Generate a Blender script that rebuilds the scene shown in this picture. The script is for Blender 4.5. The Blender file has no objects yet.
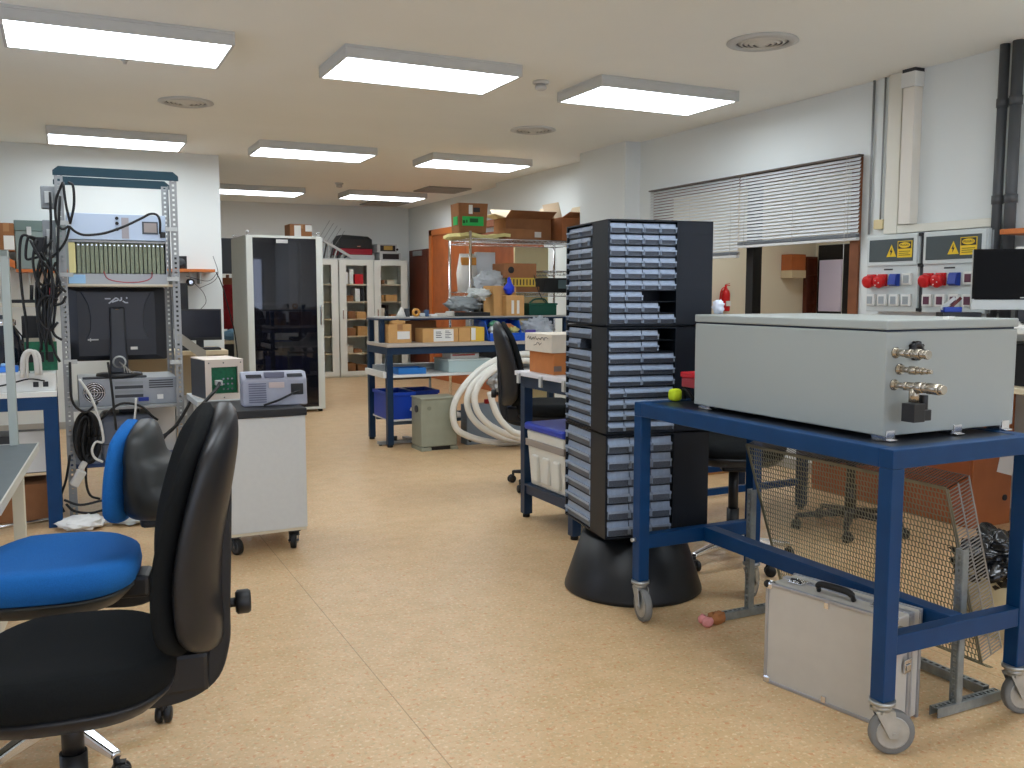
import bpy, bmesh, math, random
from mathutils import Vector, Matrix, Euler
C = bpy.context.scene.collection
PI = math.pi
rnd = random.Random(7)
V = Vector

# ---------------------------------------------------------------- materials
_m = {}
def mat(name, col, rough=0.5, metal=0.0, spec=0.5, var=0.0, scale=20.0, bump=0.0, bscale=150.0, emit=None, estr=0.0, alpha=1.0, trans=0.0, ior=1.45, coat=0.0):
    if name in _m: return _m[name]
    m = bpy.data.materials.new(name); m.use_nodes = True
    nt = m.node_tree; b = nt.nodes['Principled BSDF']
    if len(col) == 3: col = tuple(col) + (1,)
    b.inputs['Base Color'].default_value = col
    b.inputs['Roughness'].default_value = rough
    b.inputs['Metallic'].default_value = metal
    b.inputs['Specular IOR Level'].default_value = spec
    b.inputs['IOR'].default_value = ior
    b.inputs['Transmission Weight'].default_value = trans
    b.inputs['Alpha'].default_value = alpha
    b.inputs['Coat Weight'].default_value = coat
    if emit:
        b.inputs['Emission Color'].default_value = tuple(emit) + (1,)
        b.inputs['Emission Strength'].default_value = estr
    tc = nt.nodes.new('ShaderNodeTexCoord')
    if var > 0:
        n = nt.nodes.new('ShaderNodeTexNoise'); n.inputs['Scale'].default_value = scale; n.inputs['Detail'].default_value = 4
        nt.links.new(tc.outputs['Object'], n.inputs['Vector'])
        r = nt.nodes.new('ShaderNodeValToRGB')
        r.color_ramp.elements[0].position = 0.3; r.color_ramp.elements[1].position = 0.7
        r.color_ramp.elements[0].color = tuple(max(0, c*(1-var)) for c in col[:3]) + (1,)
        r.color_ramp.elements[1].color = tuple(min(1, c*(1+var)) for c in col[:3]) + (1,)
        nt.links.new(n.outputs['Fac'], r.inputs['Fac']); nt.links.new(r.outputs['Color'], b.inputs['Base Color'])
    if bump > 0:
        n2 = nt.nodes.new('ShaderNodeTexNoise'); n2.inputs['Scale'].default_value = bscale; n2.inputs['Detail'].default_value = 3
        nt.links.new(tc.outputs['Object'], n2.inputs['Vector'])
        bp = nt.nodes.new('ShaderNodeBump'); bp.inputs['Strength'].default_value = bump; bp.inputs['Distance'].default_value = 0.004
        nt.links.new(n2.outputs['Fac'], bp.inputs['Height']); nt.links.new(bp.outputs['Normal'], b.inputs['Normal'])
    _m[name] = m
    return m

def s(r, g, b):
    f = lambda c: (c/255/12.92) if c/255 <= 0.04045 else ((c/255+0.055)/1.055)**2.4
    return (f(r), f(g), f(b))

def floor_material():
    m = bpy.data.materials.new('linoleum'); m.use_nodes = True
    nt = m.node_tree; b = nt.nodes['Principled BSDF']; L = nt.links.new; N = nt.nodes.new
    tc = N('ShaderNodeTexCoord')
    def noise(scale, detail, loc):
        n = N('ShaderNodeTexNoise'); n.inputs['Scale'].default_value = scale; n.inputs['Detail'].default_value = detail; n.inputs['Roughness'].default_value = 0.6
        mp = N('ShaderNodeMapping'); mp.inputs['Location'].default_value = loc
        L(tc.outputs['Object'], mp.inputs['Vector']); L(mp.outputs['Vector'], n.inputs['Vector']); return n.outputs['Fac']
    def ramp(fac, p0, p1, c0=(0, 0, 0), c1=(1, 1, 1)):
        r = N('ShaderNodeValToRGB'); e = r.color_ramp.elements
        e[0].position = p0; e[0].color = tuple(c0) + (1,); e[1].position = p1; e[1].color = tuple(c1) + (1,)
        L(fac, r.inputs['Fac']); return r.outputs['Color']
    def over(base, col, mask, k):
        ml = N('ShaderNodeMath'); ml.operation = 'MULTIPLY'; ml.inputs[1].default_value = k; L(mask, ml.inputs[0])
        mx = N('ShaderNodeMixRGB'); mx.inputs['Color2'].default_value = tuple(col) + (1,); L(ml.outputs[0], mx.inputs['Fac']); L(base, mx.inputs['Color1']); return mx.outputs['Color']
    c_ = ramp(noise(9, 5, (0, 0, 0)), 0.3, 0.7, s(198, 165, 119), s(214, 180, 138))
    c_ = over(c_, s(174, 160, 122), ramp(noise(62, 3, (3.3, 1.7, 0)), 0.55, 0.67), 0.6)
    c_ = over(c_, s(200, 132, 84), ramp(noise(52, 3, (7.1, 4.4, 0)), 0.56, 0.68), 0.8)
    c_ = over(c_, s(228, 206, 168), ramp(noise(70, 2, (1.9, 8.2, 0)), 0.56, 0.68), 0.7)
    class mx: outputs = {'Color': c_}
    # seams between the sheets: lines every 1.98 m in x, joints every 3.1 m in y
    sx = N('ShaderNodeSeparateXYZ'); L(tc.outputs['Object'], sx.inputs[0])
    def line(out, period, off, w):
        a = N('ShaderNodeMath'); a.operation = 'ADD'; a.inputs[1].default_value = -off + 50*period; L(out, a.inputs[0])
        md = N('ShaderNodeMath'); md.operation = 'MODULO'; md.inputs[1].default_value = period; L(a.outputs[0], md.inputs[0])
        lt = N('ShaderNodeMath'); lt.operation = 'LESS_THAN'; lt.inputs[1].default_value = w; L(md.outputs[0], lt.inputs[0])
        return lt.outputs[0]
    a = line(sx.outputs['X'], 1.98, 0.947, 0.004); c = line(sx.outputs['Y'], 3.1, 2.47, 0.003)
    c2 = N('ShaderNodeMath'); c2.operation = 'MULTIPLY'; c2.inputs[1].default_value = 0.3; L(c, c2.inputs[0])
    mxm = N('ShaderNodeMath'); mxm.operation = 'MAXIMUM'; L(a, mxm.inputs[0]); L(c2.outputs[0], mxm.inputs[1])
    m2 = N('ShaderNodeMath'); m2.operation = 'MULTIPLY'; m2.inputs[1].default_value = 0.55; L(mxm.outputs[0], m2.inputs[0])
    mx2 = N('ShaderNodeMixRGB'); mx2.inputs['Color2'].default_value = s(128, 92, 56) + (1,)
    L(m2.outputs[0], mx2.inputs['Fac']); L(mx.outputs['Color'], mx2.inputs['Color1'])
    L(mx2.outputs['Color'], b.inputs['Base Color'])
    b.inputs['Roughness'].default_value = 0.36; b.inputs['Specular IOR Level'].default_value = 0.45
    n3 = N('ShaderNodeTexNoise'); n3.inputs['Scale'].default_value = 5; L(tc.outputs['Object'], n3.inputs['Vector'])
    mr = N('ShaderNodeMapRange'); mr.inputs['To Min'].default_value = 0.28; mr.inputs['To Max'].default_value = 0.5; L(n3.outputs['Fac'], mr.inputs['Value']); L(mr.outputs[0], b.inputs['Roughness'])
    return m

# ---------------------------------------------------------------- mesh builder
def catmull(pts, n):
    P = [V(p) for p in pts]
    if len(P) < 3: return P
    out = []
    Q = [P[0]*2 - P[1]] + P + [P[-1]*2 - P[-2]]
    for i in range(1, len(Q)-2):
        for k in range(n):
            t = k/n; a, b, c, d = Q[i-1], Q[i], Q[i+1], Q[i+2]
            out.append(0.5*((2*b) + (c-a)*t + (2*a-5*b+4*c-d)*t*t + (3*b-a-3*c+d)*t**3))
    out.append(P[-1])
    return out

class MB:
    def __init__(self): self.bm = bmesh.new(); self.mi = 0; self.X = None
    def _v(self, p):
        p = V(p)
        return self.bm.verts.new(self.X @ p if self.X is not None else p)
    def face(self, vs, sm=False):
        try:
            f = self.bm.faces.new(vs); f.material_index = self.mi; f.smooth = sm; return f
        except ValueError: return None
    def hexa(self, p):                      # 8 corners: bottom 4 ccw, top 4 ccw
        v = [self._v(q) for q in p]
        for a in ((3,2,1,0), (4,5,6,7), (0,1,5,4), (1,2,6,5), (2,3,7,6), (3,0,4,7)): self.face([v[i] for i in a])
        return self
    def box(self, x0, x1, y0, y1, z0, z1):
        return self.hexa([(x0,y0,z0),(x1,y0,z0),(x1,y1,z0),(x0,y1,z0),(x0,y0,z1),(x1,y0,z1),(x1,y1,z1),(x0,y1,z1)])
    def obox(self, c, size, rot=(0,0,0)):
        M = Matrix.Translation(V(c)) @ Euler(rot).to_matrix().to_4x4()
        a, b, d = size[0]/2, size[1]/2, size[2]/2
        return self.hexa([M @ V(q) for q in ((-a,-b,-d),(a,-b,-d),(a,b,-d),(-a,b,-d),(-a,-b,d),(a,-b,d),(a,b,d),(-a,b,d))])
    def bar(self, p0, p1, w, h=None, up=(0,0,1)):   # rectangular bar between two points
        h = h or w; p0, p1 = V(p0), V(p1); d = (p1-p0).normalized(); up = V(up)
        if abs(d.dot(up)) > 0.98: up = V((0,1,0))
        sd = d.cross(up).normalized()*(w/2); u = sd.cross(d).normalized()*(h/2)
        return self.hexa([p0-sd-u, p0+sd-u, p1+sd-u, p1-sd-u, p0-sd+u, p0+sd+u, p1+sd+u, p1-sd+u])
    def ring(self, c, d, r, n, ref=None):
        d = V(d).normalized(); a = V(ref) if ref is not None else (V((0,0,1)) if abs(d.z) < 0.9 else V((1,0,0)))
        u = d.cross(a).normalized(); w = u.cross(d).normalized()
        return [self._v(V(c) + u*(r*math.cos(2*PI*i/n)) + w*(r*math.sin(2*PI*i/n))) for i in range(n)]
    def cyl(self, p0, p1, r, r2=None, n=16, cap=True):
        p0, p1 = V(p0), V(p1); d = p1-p0; r2 = r if r2 is None else r2
        a = self.ring(p0, d, r, n); b = self.ring(p1, d, r2, n)
        for i in range(n): self.face([a[i], b[i], b[(i+1)%n], a[(i+1)%n]][::-1], True)
        if cap: self.face(a); self.face(b[::-1])
        return self
    def tube(self, pts, r, n=8, seg=6, close=False):
        P = catmull(pts, seg) if seg > 1 else [V(p) for p in pts]
        P = [p for i, p in enumerate(P) if i == 0 or (p-P[i-1]).length > 1e-5]
        rings = []; ref = None
        for i, p in enumerate(P):
            d = (P[min(i+1, len(P)-1)] - P[max(i-1, 0)]).normalized()
            if ref is None: ref = V((0,0,1)) if abs(d.z) < 0.9 else V((1,0,0))
            u = d.cross(ref).normalized(); w = u.cross(d).normalized(); ref = w
            rr = r(i/(len(P)-1)) if callable(r) else r
            rings.append([self._v(p + u*(rr*math.cos(2*PI*k/n)) + w*(rr*math.sin(2*PI*k/n))) for k in range(n)])
        for a, b in zip(rings, rings[1:]):
            for k in range(n): self.face([a[k], a[(k+1)%n], b[(k+1)%n], b[k]], True)
        self.face(rings[0][::-1]); self.face(rings[-1])
        return self
    def lathe(self, prof, c=(0,0,0), axis=(0,0,1), n=24, cap=True):   # prof: (radius, height along the axis)
        ax = V(axis).normalized(); rings = [self.ring(V(c)+ax*z, ax, max(r, 1e-4), n) for r, z in prof]
        for a, b in zip(rings, rings[1:]):
            for k in range(n): self.face([a[k], b[k], b[(k+1)%n], a[(k+1)%n]][::-1], True)
        if cap: self.face(rings[0]); self.face(rings[-1][::-1])
        return self
    def prism(self, poly, a0, a1, axis='y'):       # poly in the other two axes, extruded from a0 to a1
        f = {'x': lambda p, a: (a, p[0], p[1]), 'y': lambda p, a: (p[0], a, p[1]), 'z': lambda p, a: (p[0], p[1], a)}[axis]
        A = [self._v(f(p, a0)) for p in poly]; B = [self._v(f(p, a1)) for p in poly]; n = len(poly)
        self.face(A); self.face(B[::-1])
        for i in range(n): self.face([A[i], B[i], B[(i+1)%n], A[(i+1)%n]])
        return self
    def ell(self, c, r, n=16, m=10, e=1.0):
        c = V(c); sg = lambda x: math.copysign(abs(x)**e, x)
        top = self._v(c+V((0,0,r[2]))); bot = self._v(c-V((0,0,r[2]))); rings = []
        for j in range(1, m):
            t = PI*j/m - PI/2
            rings.append([self._v(c + V((r[0]*sg(math.cos(t))*sg(math.cos(2*PI*i/n)), r[1]*sg(math.cos(t))*sg(math.sin(2*PI*i/n)), r[2]*sg(math.sin(t))))) for i in range(n)])
        for a, b in zip(rings, rings[1:]):
            for i in range(n): self.face([a[i], a[(i+1)%n], b[(i+1)%n], b[i]], True)
        for i in range(n):
            self.face([bot, rings[0][(i+1)%n], rings[0][i]], True); self.face([top, rings[-1][i], rings[-1][(i+1)%n]], True)
        return self
    def loft(self, loops, cap=True, sm=True):      # closed loops of equal length
        R = [[self._v(p) for p in l] for l in loops]; n = len(R[0])
        for a, b in zip(R, R[1:]):
            for i in range(n): self.face([a[i], a[(i+1)%n], b[(i+1)%n], b[i]], sm)
        if cap: self.face(R[0][::-1], sm); self.face(R[-1], sm)
        return self
    def sheet(self, rows, th=0.004, sm=True):      # rows of points -> thin solid
        R = [[V(p) for p in r] for r in rows]
        def nrm(i, j):
            a = R[min(i+1, len(R)-1)][j] - R[max(i-1, 0)][j]; b = R[i][min(j+1, len(R[0])-1)] - R[i][max(j-1, 0)]
            q = a.cross(b); return q.normalized() if q.length > 1e-9 else V((0,0,1))
        A = [[self._v(R[i][j]) for j in range(len(R[0]))] for i in range(len(R))]
        B = [[self._v(R[i][j] - nrm(i, j)*th) for j in range(len(R[0]))] for i in range(len(R))]
        nr, nc = len(R), len(R[0])
        for i in range(nr-1):
            for j in range(nc-1):
                self.face([A[i][j], A[i+1][j], A[i+1][j+1], A[i][j+1]], sm); self.face([B[i][j], B[i][j+1], B[i+1][j+1], B[i+1][j]], sm)
        for i in range(nr-1):
            self.face([A[i][0], B[i][0], B[i+1][0], A[i+1][0]]); self.face([A[i][-1], A[i+1][-1], B[i+1][-1], B[i][-1]])
        for j in range(nc-1):
            self.face([A[0][j], A[0][j+1], B[0][j+1], B[0][j]]); self.face([A[-1][j], B[-1][j], B[-1][j+1], A[-1][j+1]])
        return self
    def crumple(self, amt, seed=1):
        r = random.Random(seed)
        for v in self.bm.verts: v.co += V((r.uniform(-1,1), r.uniform(-1,1), r.uniform(-1,1)))*amt
        return self
    def done(self, name, m, parent=None, bevel=0.0, loc=(0,0,0), rz=0.0, sub=0, rot=None, seg=2, fix=True):
        if fix: bmesh.ops.recalc_face_normals(self.bm, faces=self.bm.faces)
        me = bpy.data.meshes.new(name); self.bm.to_mesh(me); self.bm.free()
        for q in (m if isinstance(m, (list, tuple)) else [m]): me.materials.append(q)
        o = bpy.data.objects.new(name, me); C.objects.link(o)
        o.location = loc; o.rotation_euler = rot if rot is not None else (0,0,rz)
        if parent: o.parent = parent
        if sub:
            md = o.modifiers.new('sub', 'SUBSURF'); md.levels = sub; md.render_levels = sub
        if bevel:
            md = o.modifiers.new('bev', 'BEVEL'); md.width = bevel; md.segments = seg; md.limit_method = 'ANGLE'; md.angle_limit = 0.9; md.harden_normals = False
        return o

from mathutils import noise as mnoise
def wrinkled(c, r, amp=0.35, freq=3.0, seed=1, n=44, m=26, flat=True):
    """crumpled bag: a dense ellipsoid pushed in and out by folded noise"""
    b = MB(); b.ell((0,0,0), (1,1,1), n, m)
    off = V((seed*3.1, seed*1.7, seed*0.9))
    for v in b.bm.verts:
        p = v.co.copy(); k = abs(mnoise.noise(p*freq + off))*1.6 + 0.5*abs(mnoise.noise(p*freq*2.3 + off))
        v.co = p*(1 + amp*(k - 0.45))
        if flat: v.co.z = max(v.co.z, -0.9)
        v.co = V((v.co.x*r[0], v.co.y*r[1], v.co.z*r[2])) + V(c)
    return b
def tag(o, label, cat, group=None):
    o['label'] = label; o['category'] = cat
    if group: o['group'] = group
    return o
def thing(name, label, cat, loc=(0,0,0), rz=0.0, group=None, rot=None):
    o = bpy.data.objects.new(name, None); C.objects.link(o); o.empty_display_size = 0.1
    o.location = loc; o.rotation_euler = rot if rot is not None else (0,0,rz)
    return tag(o, label, cat, group)
def struct(name, mb, m, bevel=0.0, parent=None, loc=(0,0,0)):
    o = mb.done(name, m, parent, bevel, loc)
    if not parent: o['kind'] = 'structure'
    return o
def copy_thing(o, loc, rz=None, label=None, group=None, rot=None):
    c = o.copy(); C.objects.link(c); c.location = loc
    if rz is not None: c.rotation_euler = (0,0,rz)
    if rot is not None: c.rotation_euler = rot
    if label: c['label'] = label
    if group: c['group'] = group
    for ch in list(o.children):
        d = ch.copy(); C.objects.link(d); d.parent = c
        for g in list(ch.children):
            e = g.copy(); C.objects.link(e); e.parent = d
    return c
def text(body, size, m, parent, loc, rot, name='lettering', ext=0.0006, shear=0.0, xs=1.0):
    cu = bpy.data.curves.new(name, 'FONT'); cu.body = body; cu.size = size; cu.extrude = ext; cu.align_x = 'CENTER'; cu.align_y = 'CENTER'; cu.shear = shear
    cu.resolution_u = 2
    t = bpy.data.objects.new('tmp', cu); C.objects.link(t)
    bpy.context.view_layer.update()
    me = bpy.data.meshes.new_from_object(t.evaluated_get(bpy.context.evaluated_depsgraph_get()))
    bpy.data.objects.remove(t); bpy.data.curves.remove(cu)
    me.name = name; me.materials.clear(); me.materials.append(m)
    o = bpy.data.objects.new(name, me); C.objects.link(o); o.location = loc; o.rotation_euler = rot; o.scale = (xs, 1, 1)
    if parent: o.parent = parent
    return o

# shared materials
WHITE = mat('white_enamel', s(226, 226, 220), 0.4, var=0.02, scale=3)
BLUE = mat('blue_paint', s(2, 56, 102), 0.42, var=0.1, scale=9, spec=0.35)
NAVY = mat('navy_paint', s(8, 42, 72), 0.42, var=0.1, scale=9)
BLACKP = mat('black_plastic', s(26, 26, 28), 0.42, bump=0.08, bscale=500)
BLACKF = mat('black_fabric', s(24, 26, 27), 0.95, spec=0.2, var=0.3, scale=400, bump=0.5, bscale=900)
CHROME = mat('chrome', (0.72, 0.72, 0.74), 0.16, 1.0)
ZINC = mat('zinc', s(176, 178, 176), 0.42, 0.75, var=0.12, scale=25)
GALV = mat('galvanised_steel', s(150, 156, 156), 0.45, 0.6, var=0.15, scale=30)
RUBBER = mat('grey_rubber', s(120, 120, 118), 0.7)
BLACKR = mat('black_rubber', s(20, 20, 21), 0.6)
CARD = mat('cardboard', s(186, 134, 82), 0.85, spec=0.2, var=0.07, scale=12)
CARD2 = mat('brown_cardboard', s(150, 104, 70), 0.85, spec=0.2, var=0.08, scale=12)
CARDL = mat('pale_cardboard', s(206, 160, 104), 0.85, spec=0.2, var=0.06, scale=12)
PAPER = mat('paper', s(232, 230, 224), 0.8, spec=0.2)
INK = mat('ink', s(50, 50, 52), 0.8)
STEELG = mat('grey_steel', s(150, 152, 152), 0.45, 0.3, var=0.05)
CABLE = mat('black_cable', s(16, 16, 17), 0.5)
CABLEW = mat('white_cable', s(205, 203, 196), 0.5)
BEIGE = mat('beige_plastic', s(200, 190, 165), 0.5)
GREYP = mat('grey_plastic', s(140, 144, 146), 0.5)
DGREY = mat('dark_grey_plastic', s(58, 60, 64), 0.5)
LGREY = mat('light_grey_plastic', s(190, 192, 190), 0.45)
PCB = mat('green_circuit_board', s(22, 104, 70), 0.5, var=0.2, scale=60)
SCREEN = mat('dark_screen', s(14, 15, 18), 0.12)
# ---------------------------------------------------------------- the room
CEIL = 2.8
WALL = mat('white_wall', s(226, 230, 228), 0.8, spec=0.25, var=0.012, scale=1.5, bump=0.08, bscale=60)
CEILM = mat('ceiling_plaster', s(243, 244, 238), 0.9, spec=0.2, var=0.01, scale=2)
WOOD = mat('orange_wood', s(172, 92, 44), 0.45, var=0.14, scale=6)
DWOOD = mat('dark_wood', s(94, 44, 26), 0.5, var=0.15, scale=6)
BEIGEW = mat('beige_wall', s(226, 214, 190), 0.8, spec=0.2)
fl = MB().box(-2.8, 9.4, -3.8, 15.4, -0.1, 0.0); struct('floor', fl, floor_material())
ce = MB().box(-2.8, 9.4, -3.8, 15.4, CEIL, CEIL+0.1); struct('ceiling', ce, CEILM)
# right wall: near stretch with the window opening, a pier, then the deeper stretch
WY0, WY1, WZ0, WZ1 = 4.79, 7.28, 0.95, 2.30
w = MB(); X0, X1 = 5.07, 5.22
w.box(X0, X1, -3.8, WY0, 0, CEIL).box(X0, X1, WY1, 7.55, 0, CEIL).box(X0, X1, WY0, WY1, 0, WZ0).box(X0, X1, WY0, WY1, WZ1, CEIL)
struct('wall_right', w, WALL)
w = MB().box(4.9, 5.35, 7.55, 8.4, 0, CEIL); struct('wall_right_pier', w, WALL)
w = MB().box(5.2, 5.4, 8.4, 11.1, 0, CEIL).box(5.4, 5.6, 11.1, 15.2, 0, CEIL); struct('wall_right_far', w, WALL)
w = MB().box(-1.0, 9.4, 15.05, 15.25, 0, CEIL); struct('wall_back', w, WALL)
w = MB().box(-2.7, 1.56, 10.2, 10.4, 0, CEIL); struct('wall_left_partition', w, WALL)
w = MB().box(0.3, 0.5, 10.4, 15.05, 0, CEIL); struct('wall_left_far', w, WALL)
w = MB(); a, b = -2.7, -2.5
LW = [(3.6, 5.4)]
y = -3.8
for q0, q1 in LW:
    w.box(a, b, y, q0, 0, CEIL).box(a, b, q0, q1, 0, 0.95).box(a, b, q0, q1, 2.2, CEIL); y = q1
w.box(a, b, y, 10.2, 0, CEIL)
struct('wall_left', w, WALL)
w = MB(); FW = [(-2.2, -0.2), (0.3, 2.3), (2.8, 4.8)]; x = -2.7
for q0, q1 in FW: w.box(x, q0, -3.8, -3.6, 0, CEIL).box(q0, q1, -3.8, -3.6, 0, 0.9).box(q0, q1, -3.8, -3.6, 2.3, CEIL); x = q1
w.box(x, 5.2, -3.8, -3.6, 0, CEIL); struct('wall_front', w, WALL)
ALU = mat('window_aluminium', s(190, 192, 194), 0.4, 0.5)
GLASS = mat('clear_glass', (1, 1, 1), 0.02, trans=1.0, ior=1.02, spec=0.3)
for k, (q0, q1) in enumerate(LW):
    f = MB()
    for yy in (q0+0.02, (q0+q1)/2, q1-0.02): f.box(a+0.06, a+0.12, yy-0.025, yy+0.025, 0.95, 2.2)
    for zz in (0.975, 2.175): f.box(a+0.06, a+0.12, q0, q1, zz-0.025, zz+0.025)
    struct('window_%d' % (k+2), f, ALU)
for k, (q0, q1) in enumerate(FW):
    f = MB()
    for xx in (q0+0.025, (q0+q1)/2, q1-0.025): f.box(xx-0.025, xx+0.025, -3.74, -3.68, 0.9, 2.3)
    for zz in (0.925, 2.275): f.box(q0, q1, -3.74, -3.68, zz-0.025, zz+0.025)
    struct('window_%d' % (k+3), f, ALU)
# neighbouring room behind the window
w = MB().box(5.22, 9.35, 9.5, 9.6, 0, CEIL).box(9.25, 9.35, 1.5, 9.5, 0, CEIL).box(5.22, 9.3, 1.5, 1.6, 0, CEIL); struct('wall_next_room', w, BEIGEW)
# interior window with brown wooden frame
f = MB()
f.box(5.05, 5.23, WY0-0.005, WY0+0.075, WZ0, WZ1).box(5.05, 5.23, WY1-0.06, WY1+0.005, WZ0, WZ1).box(5.05, 5.23, WY0, WY1, WZ0-0.005, WZ0+0.05).box(5.05, 5.23, WY0, WY1, WZ1-0.05, WZ1+0.005)
win = struct('window_1', f, mat('window_wood', s(128, 76, 44), 0.5, var=0.15, scale=8))
MB().box(5.1, 5.19, 5.935, 6.02, WZ0+0.05, WZ1-0.05).done('mullion', mat('black_frame', s(22, 20, 20), 0.5), win)
MB().box(5.14, 5.146, WY0+0.075, 5.935, WZ0+0.05, WZ1-0.05).box(5.14, 5.146, 6.02, WY1-0.06, WZ0+0.05, WZ1-0.05).done('pane', GLASS, win)
# baseboards
BB = mat('baseboard_grey', s(170, 166, 158), 0.5)
struct('baseboard_right', MB().box(5.055, 5.07, -3.6, 7.55, 0, 0.07), BB)
struct('baseboard_left', MB().box(-2.5, 1.56, 10.185, 10.2, 0, 0.07), BB)
struct('baseboard_back', MB().box(0.5, 5.4, 15.035, 15.05, 0, 0.07), BB)

# ceiling lights
LBODY = mat('light_housing', s(200, 200, 196), 0.5)
DIFF = mat('light_diffuser', (0.9, 0.93, 1.0), 0.4, emit=(0.84, 0.925, 1.0), estr=11.0)
def light_proto(label):
    t = thing('ceiling_light', label, 'ceiling light', (0,0,CEIL), 0, 'ceiling lights')
    b = MB(); W, D, H, e = 1.155, 0.61, 0.075, 0.018
    b.box(0, W, 0, D, -0.018, 0)
    b.box(0, W, 0, e, -H, -0.018).box(0, W, D-e, D, -H, -0.018).box(0, e, e, D-e, -H, -0.018).box(W-e, W, e, D-e, -H, -0.018)
    b.done('housing', LBODY, t, 0.003)
    MB().box(e, W-e, e, D-e, -H+0.004, -H+0.016).done('diffuser', DIFF, t)
    return t
LL = [(-0.22, 5.41, 'large white ceiling light nearest the camera, leftmost of the front row'),
      (1.55, 5.37, 'lit white ceiling light in the middle of the front row'),
      (3.285, 5.36, 'lit white ceiling light right of the smoke detector, nearest the window blinds'),
      (-0.05, 9.03, 'lit white ceiling light directly above the teal topped rack, in the second row'),
      (1.75, 8.98, 'lit white ceiling light in the middle of the second row'),
      (3.50, 9.0, 'lit white ceiling light in the second row above the wire shelving'),
      (1.93, 12.74, 'far white ceiling light partly hidden behind the left partition wall'),
      (3.68, 12.66, 'far white ceiling light in front of the white bookcases, beside the square vents')]
lp = None
for x, yy, lb in LL:
    if lp is None: lp = light_proto(lb); lp.location = (x, yy, CEIL)
    else: copy_thing(lp, (x, yy, CEIL), 0, lb)
for x, yy, lb in ((-0.2, 1.8, 'ceiling light of the row above the camera, left'), (1.57, 1.8, 'ceiling light of the row above the camera, centre'), (3.31, 1.8, 'ceiling light of the row above the camera, right'),
                  (-0.2, -1.8, 'ceiling light of the row behind the camera, left'), (1.57, -1.8, 'ceiling light of the row behind the camera, centre'), (3.31, -1.8, 'ceiling light of the row behind the camera, right'),
                  (6.6, 5.0, 'ceiling light of the room behind the window'), (6.6, 8.0, 'ceiling light of the room behind the window, far end')):
    copy_thing(lp, (x, yy, CEIL), 0, lb)

# round diffusers
VENT = mat('vent_metal', s(214, 212, 204), 0.5)
def vent_proto(label):
    t = thing('round_ceiling_vent', label, 'ceiling vent', (0,0,CEIL), 0, 'round ceiling vents')
    MB().lathe([(0.150, -0.004), (0.200, 0.0), (0.203, -0.006), (0.155, -0.018), (0.150, -0.004)], n=40, cap=False).done('rim', LBODY, t)
    b = MB()
    for k, (r, dz) in enumerate(((0.135, -0.012), (0.105, -0.016), (0.075, -0.020), (0.045, -0.022))):
        b.lathe([(r-0.022, dz), (r, dz+0.012), (r+0.002, dz+0.010), (r-0.018, dz-0.004), (r-0.022, dz)], n=32, cap=False)
    b.cyl((0,0,-0.026), (0,0,-0.004), 0.018, n=16)
    b.done('cone', VENT, t)
    MB().cyl((0,0,-0.002), (0,0,0), 0.152, n=32).done('throat', mat('throat_grey', s(96, 98, 100), 0.5), t)
    return t
vp = vent_proto('round grey ceiling vent nearest the right wall, in front of the first lights'); vp.location = (3.705, 4.28, CEIL)
copy_thing(vp, (0.92, 7.5, CEIL), 0, 'round ceiling vent between the two leftmost ceiling lights')
copy_thing(vp, (3.83, 7.4, CEIL), 0, 'round ceiling vent in the middle distance behind the smoke detector')
for x, yy, lb in ((4.84, 12.1, 'square grey ceiling grille nearer the second row of lights'), (4.72, 14.3, 'square grey ceiling grille close to the back wall')):
    t = thing('square_ceiling_grille', lb, 'ceiling vent', (x, yy, CEIL), 0, 'square ceiling grilles')
    b = MB()
    for k in range(12): b.obox((0, -0.26+k*0.047, -0.012), (0.58, 0.03, 0.004), (0.6, 0, 0))
    b.done('louvres', mat('grille_grey', s(176, 174, 166), 0.6), t)
    MB().box(-0.31, 0.31, -0.31, -0.28, -0.02, 0).box(-0.31, 0.31, 0.28, 0.31, -0.02, 0).box(-0.31, -0.28, -0.28, 0.28, -0.02, 0).box(0.28, 0.31, -0.28, 0.28, -0.02, 0).done('frame', mat('grille_frame', s(150, 148, 140), 0.5), t)
for x, yy, lb in ((3.02, 5.72, 'small white smoke detector between the middle and right front lights'), (3.35, 12.0, 'tiny smoke detector beside the farthest lights')):
    t = thing('smoke_detector', lb, 'smoke detector', (x, yy, CEIL), 0)
    MB().lathe([(0.055, 0), (0.057, -0.014), (0.05, -0.02), (0.045, -0.02)]).done('base', LBODY, t)
    MB().lathe([(0.034, -0.02), (0.034, -0.034), (0.04, -0.036), (0.04, -0.05), (0.028, -0.06), (0.01, -0.064)]).done('sensor_head', LBODY, t)
t = tag(MB().lathe([(0.03, 0), (0.03, -0.012), (0.012, -0.03), (0.01, -0.04)], n=14).done('ceiling_sensor', LBODY, loc=(0.42, 6.28, CEIL)), 'small white nozzle on the ceiling beside the leftmost front light', 'sensor')

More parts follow.
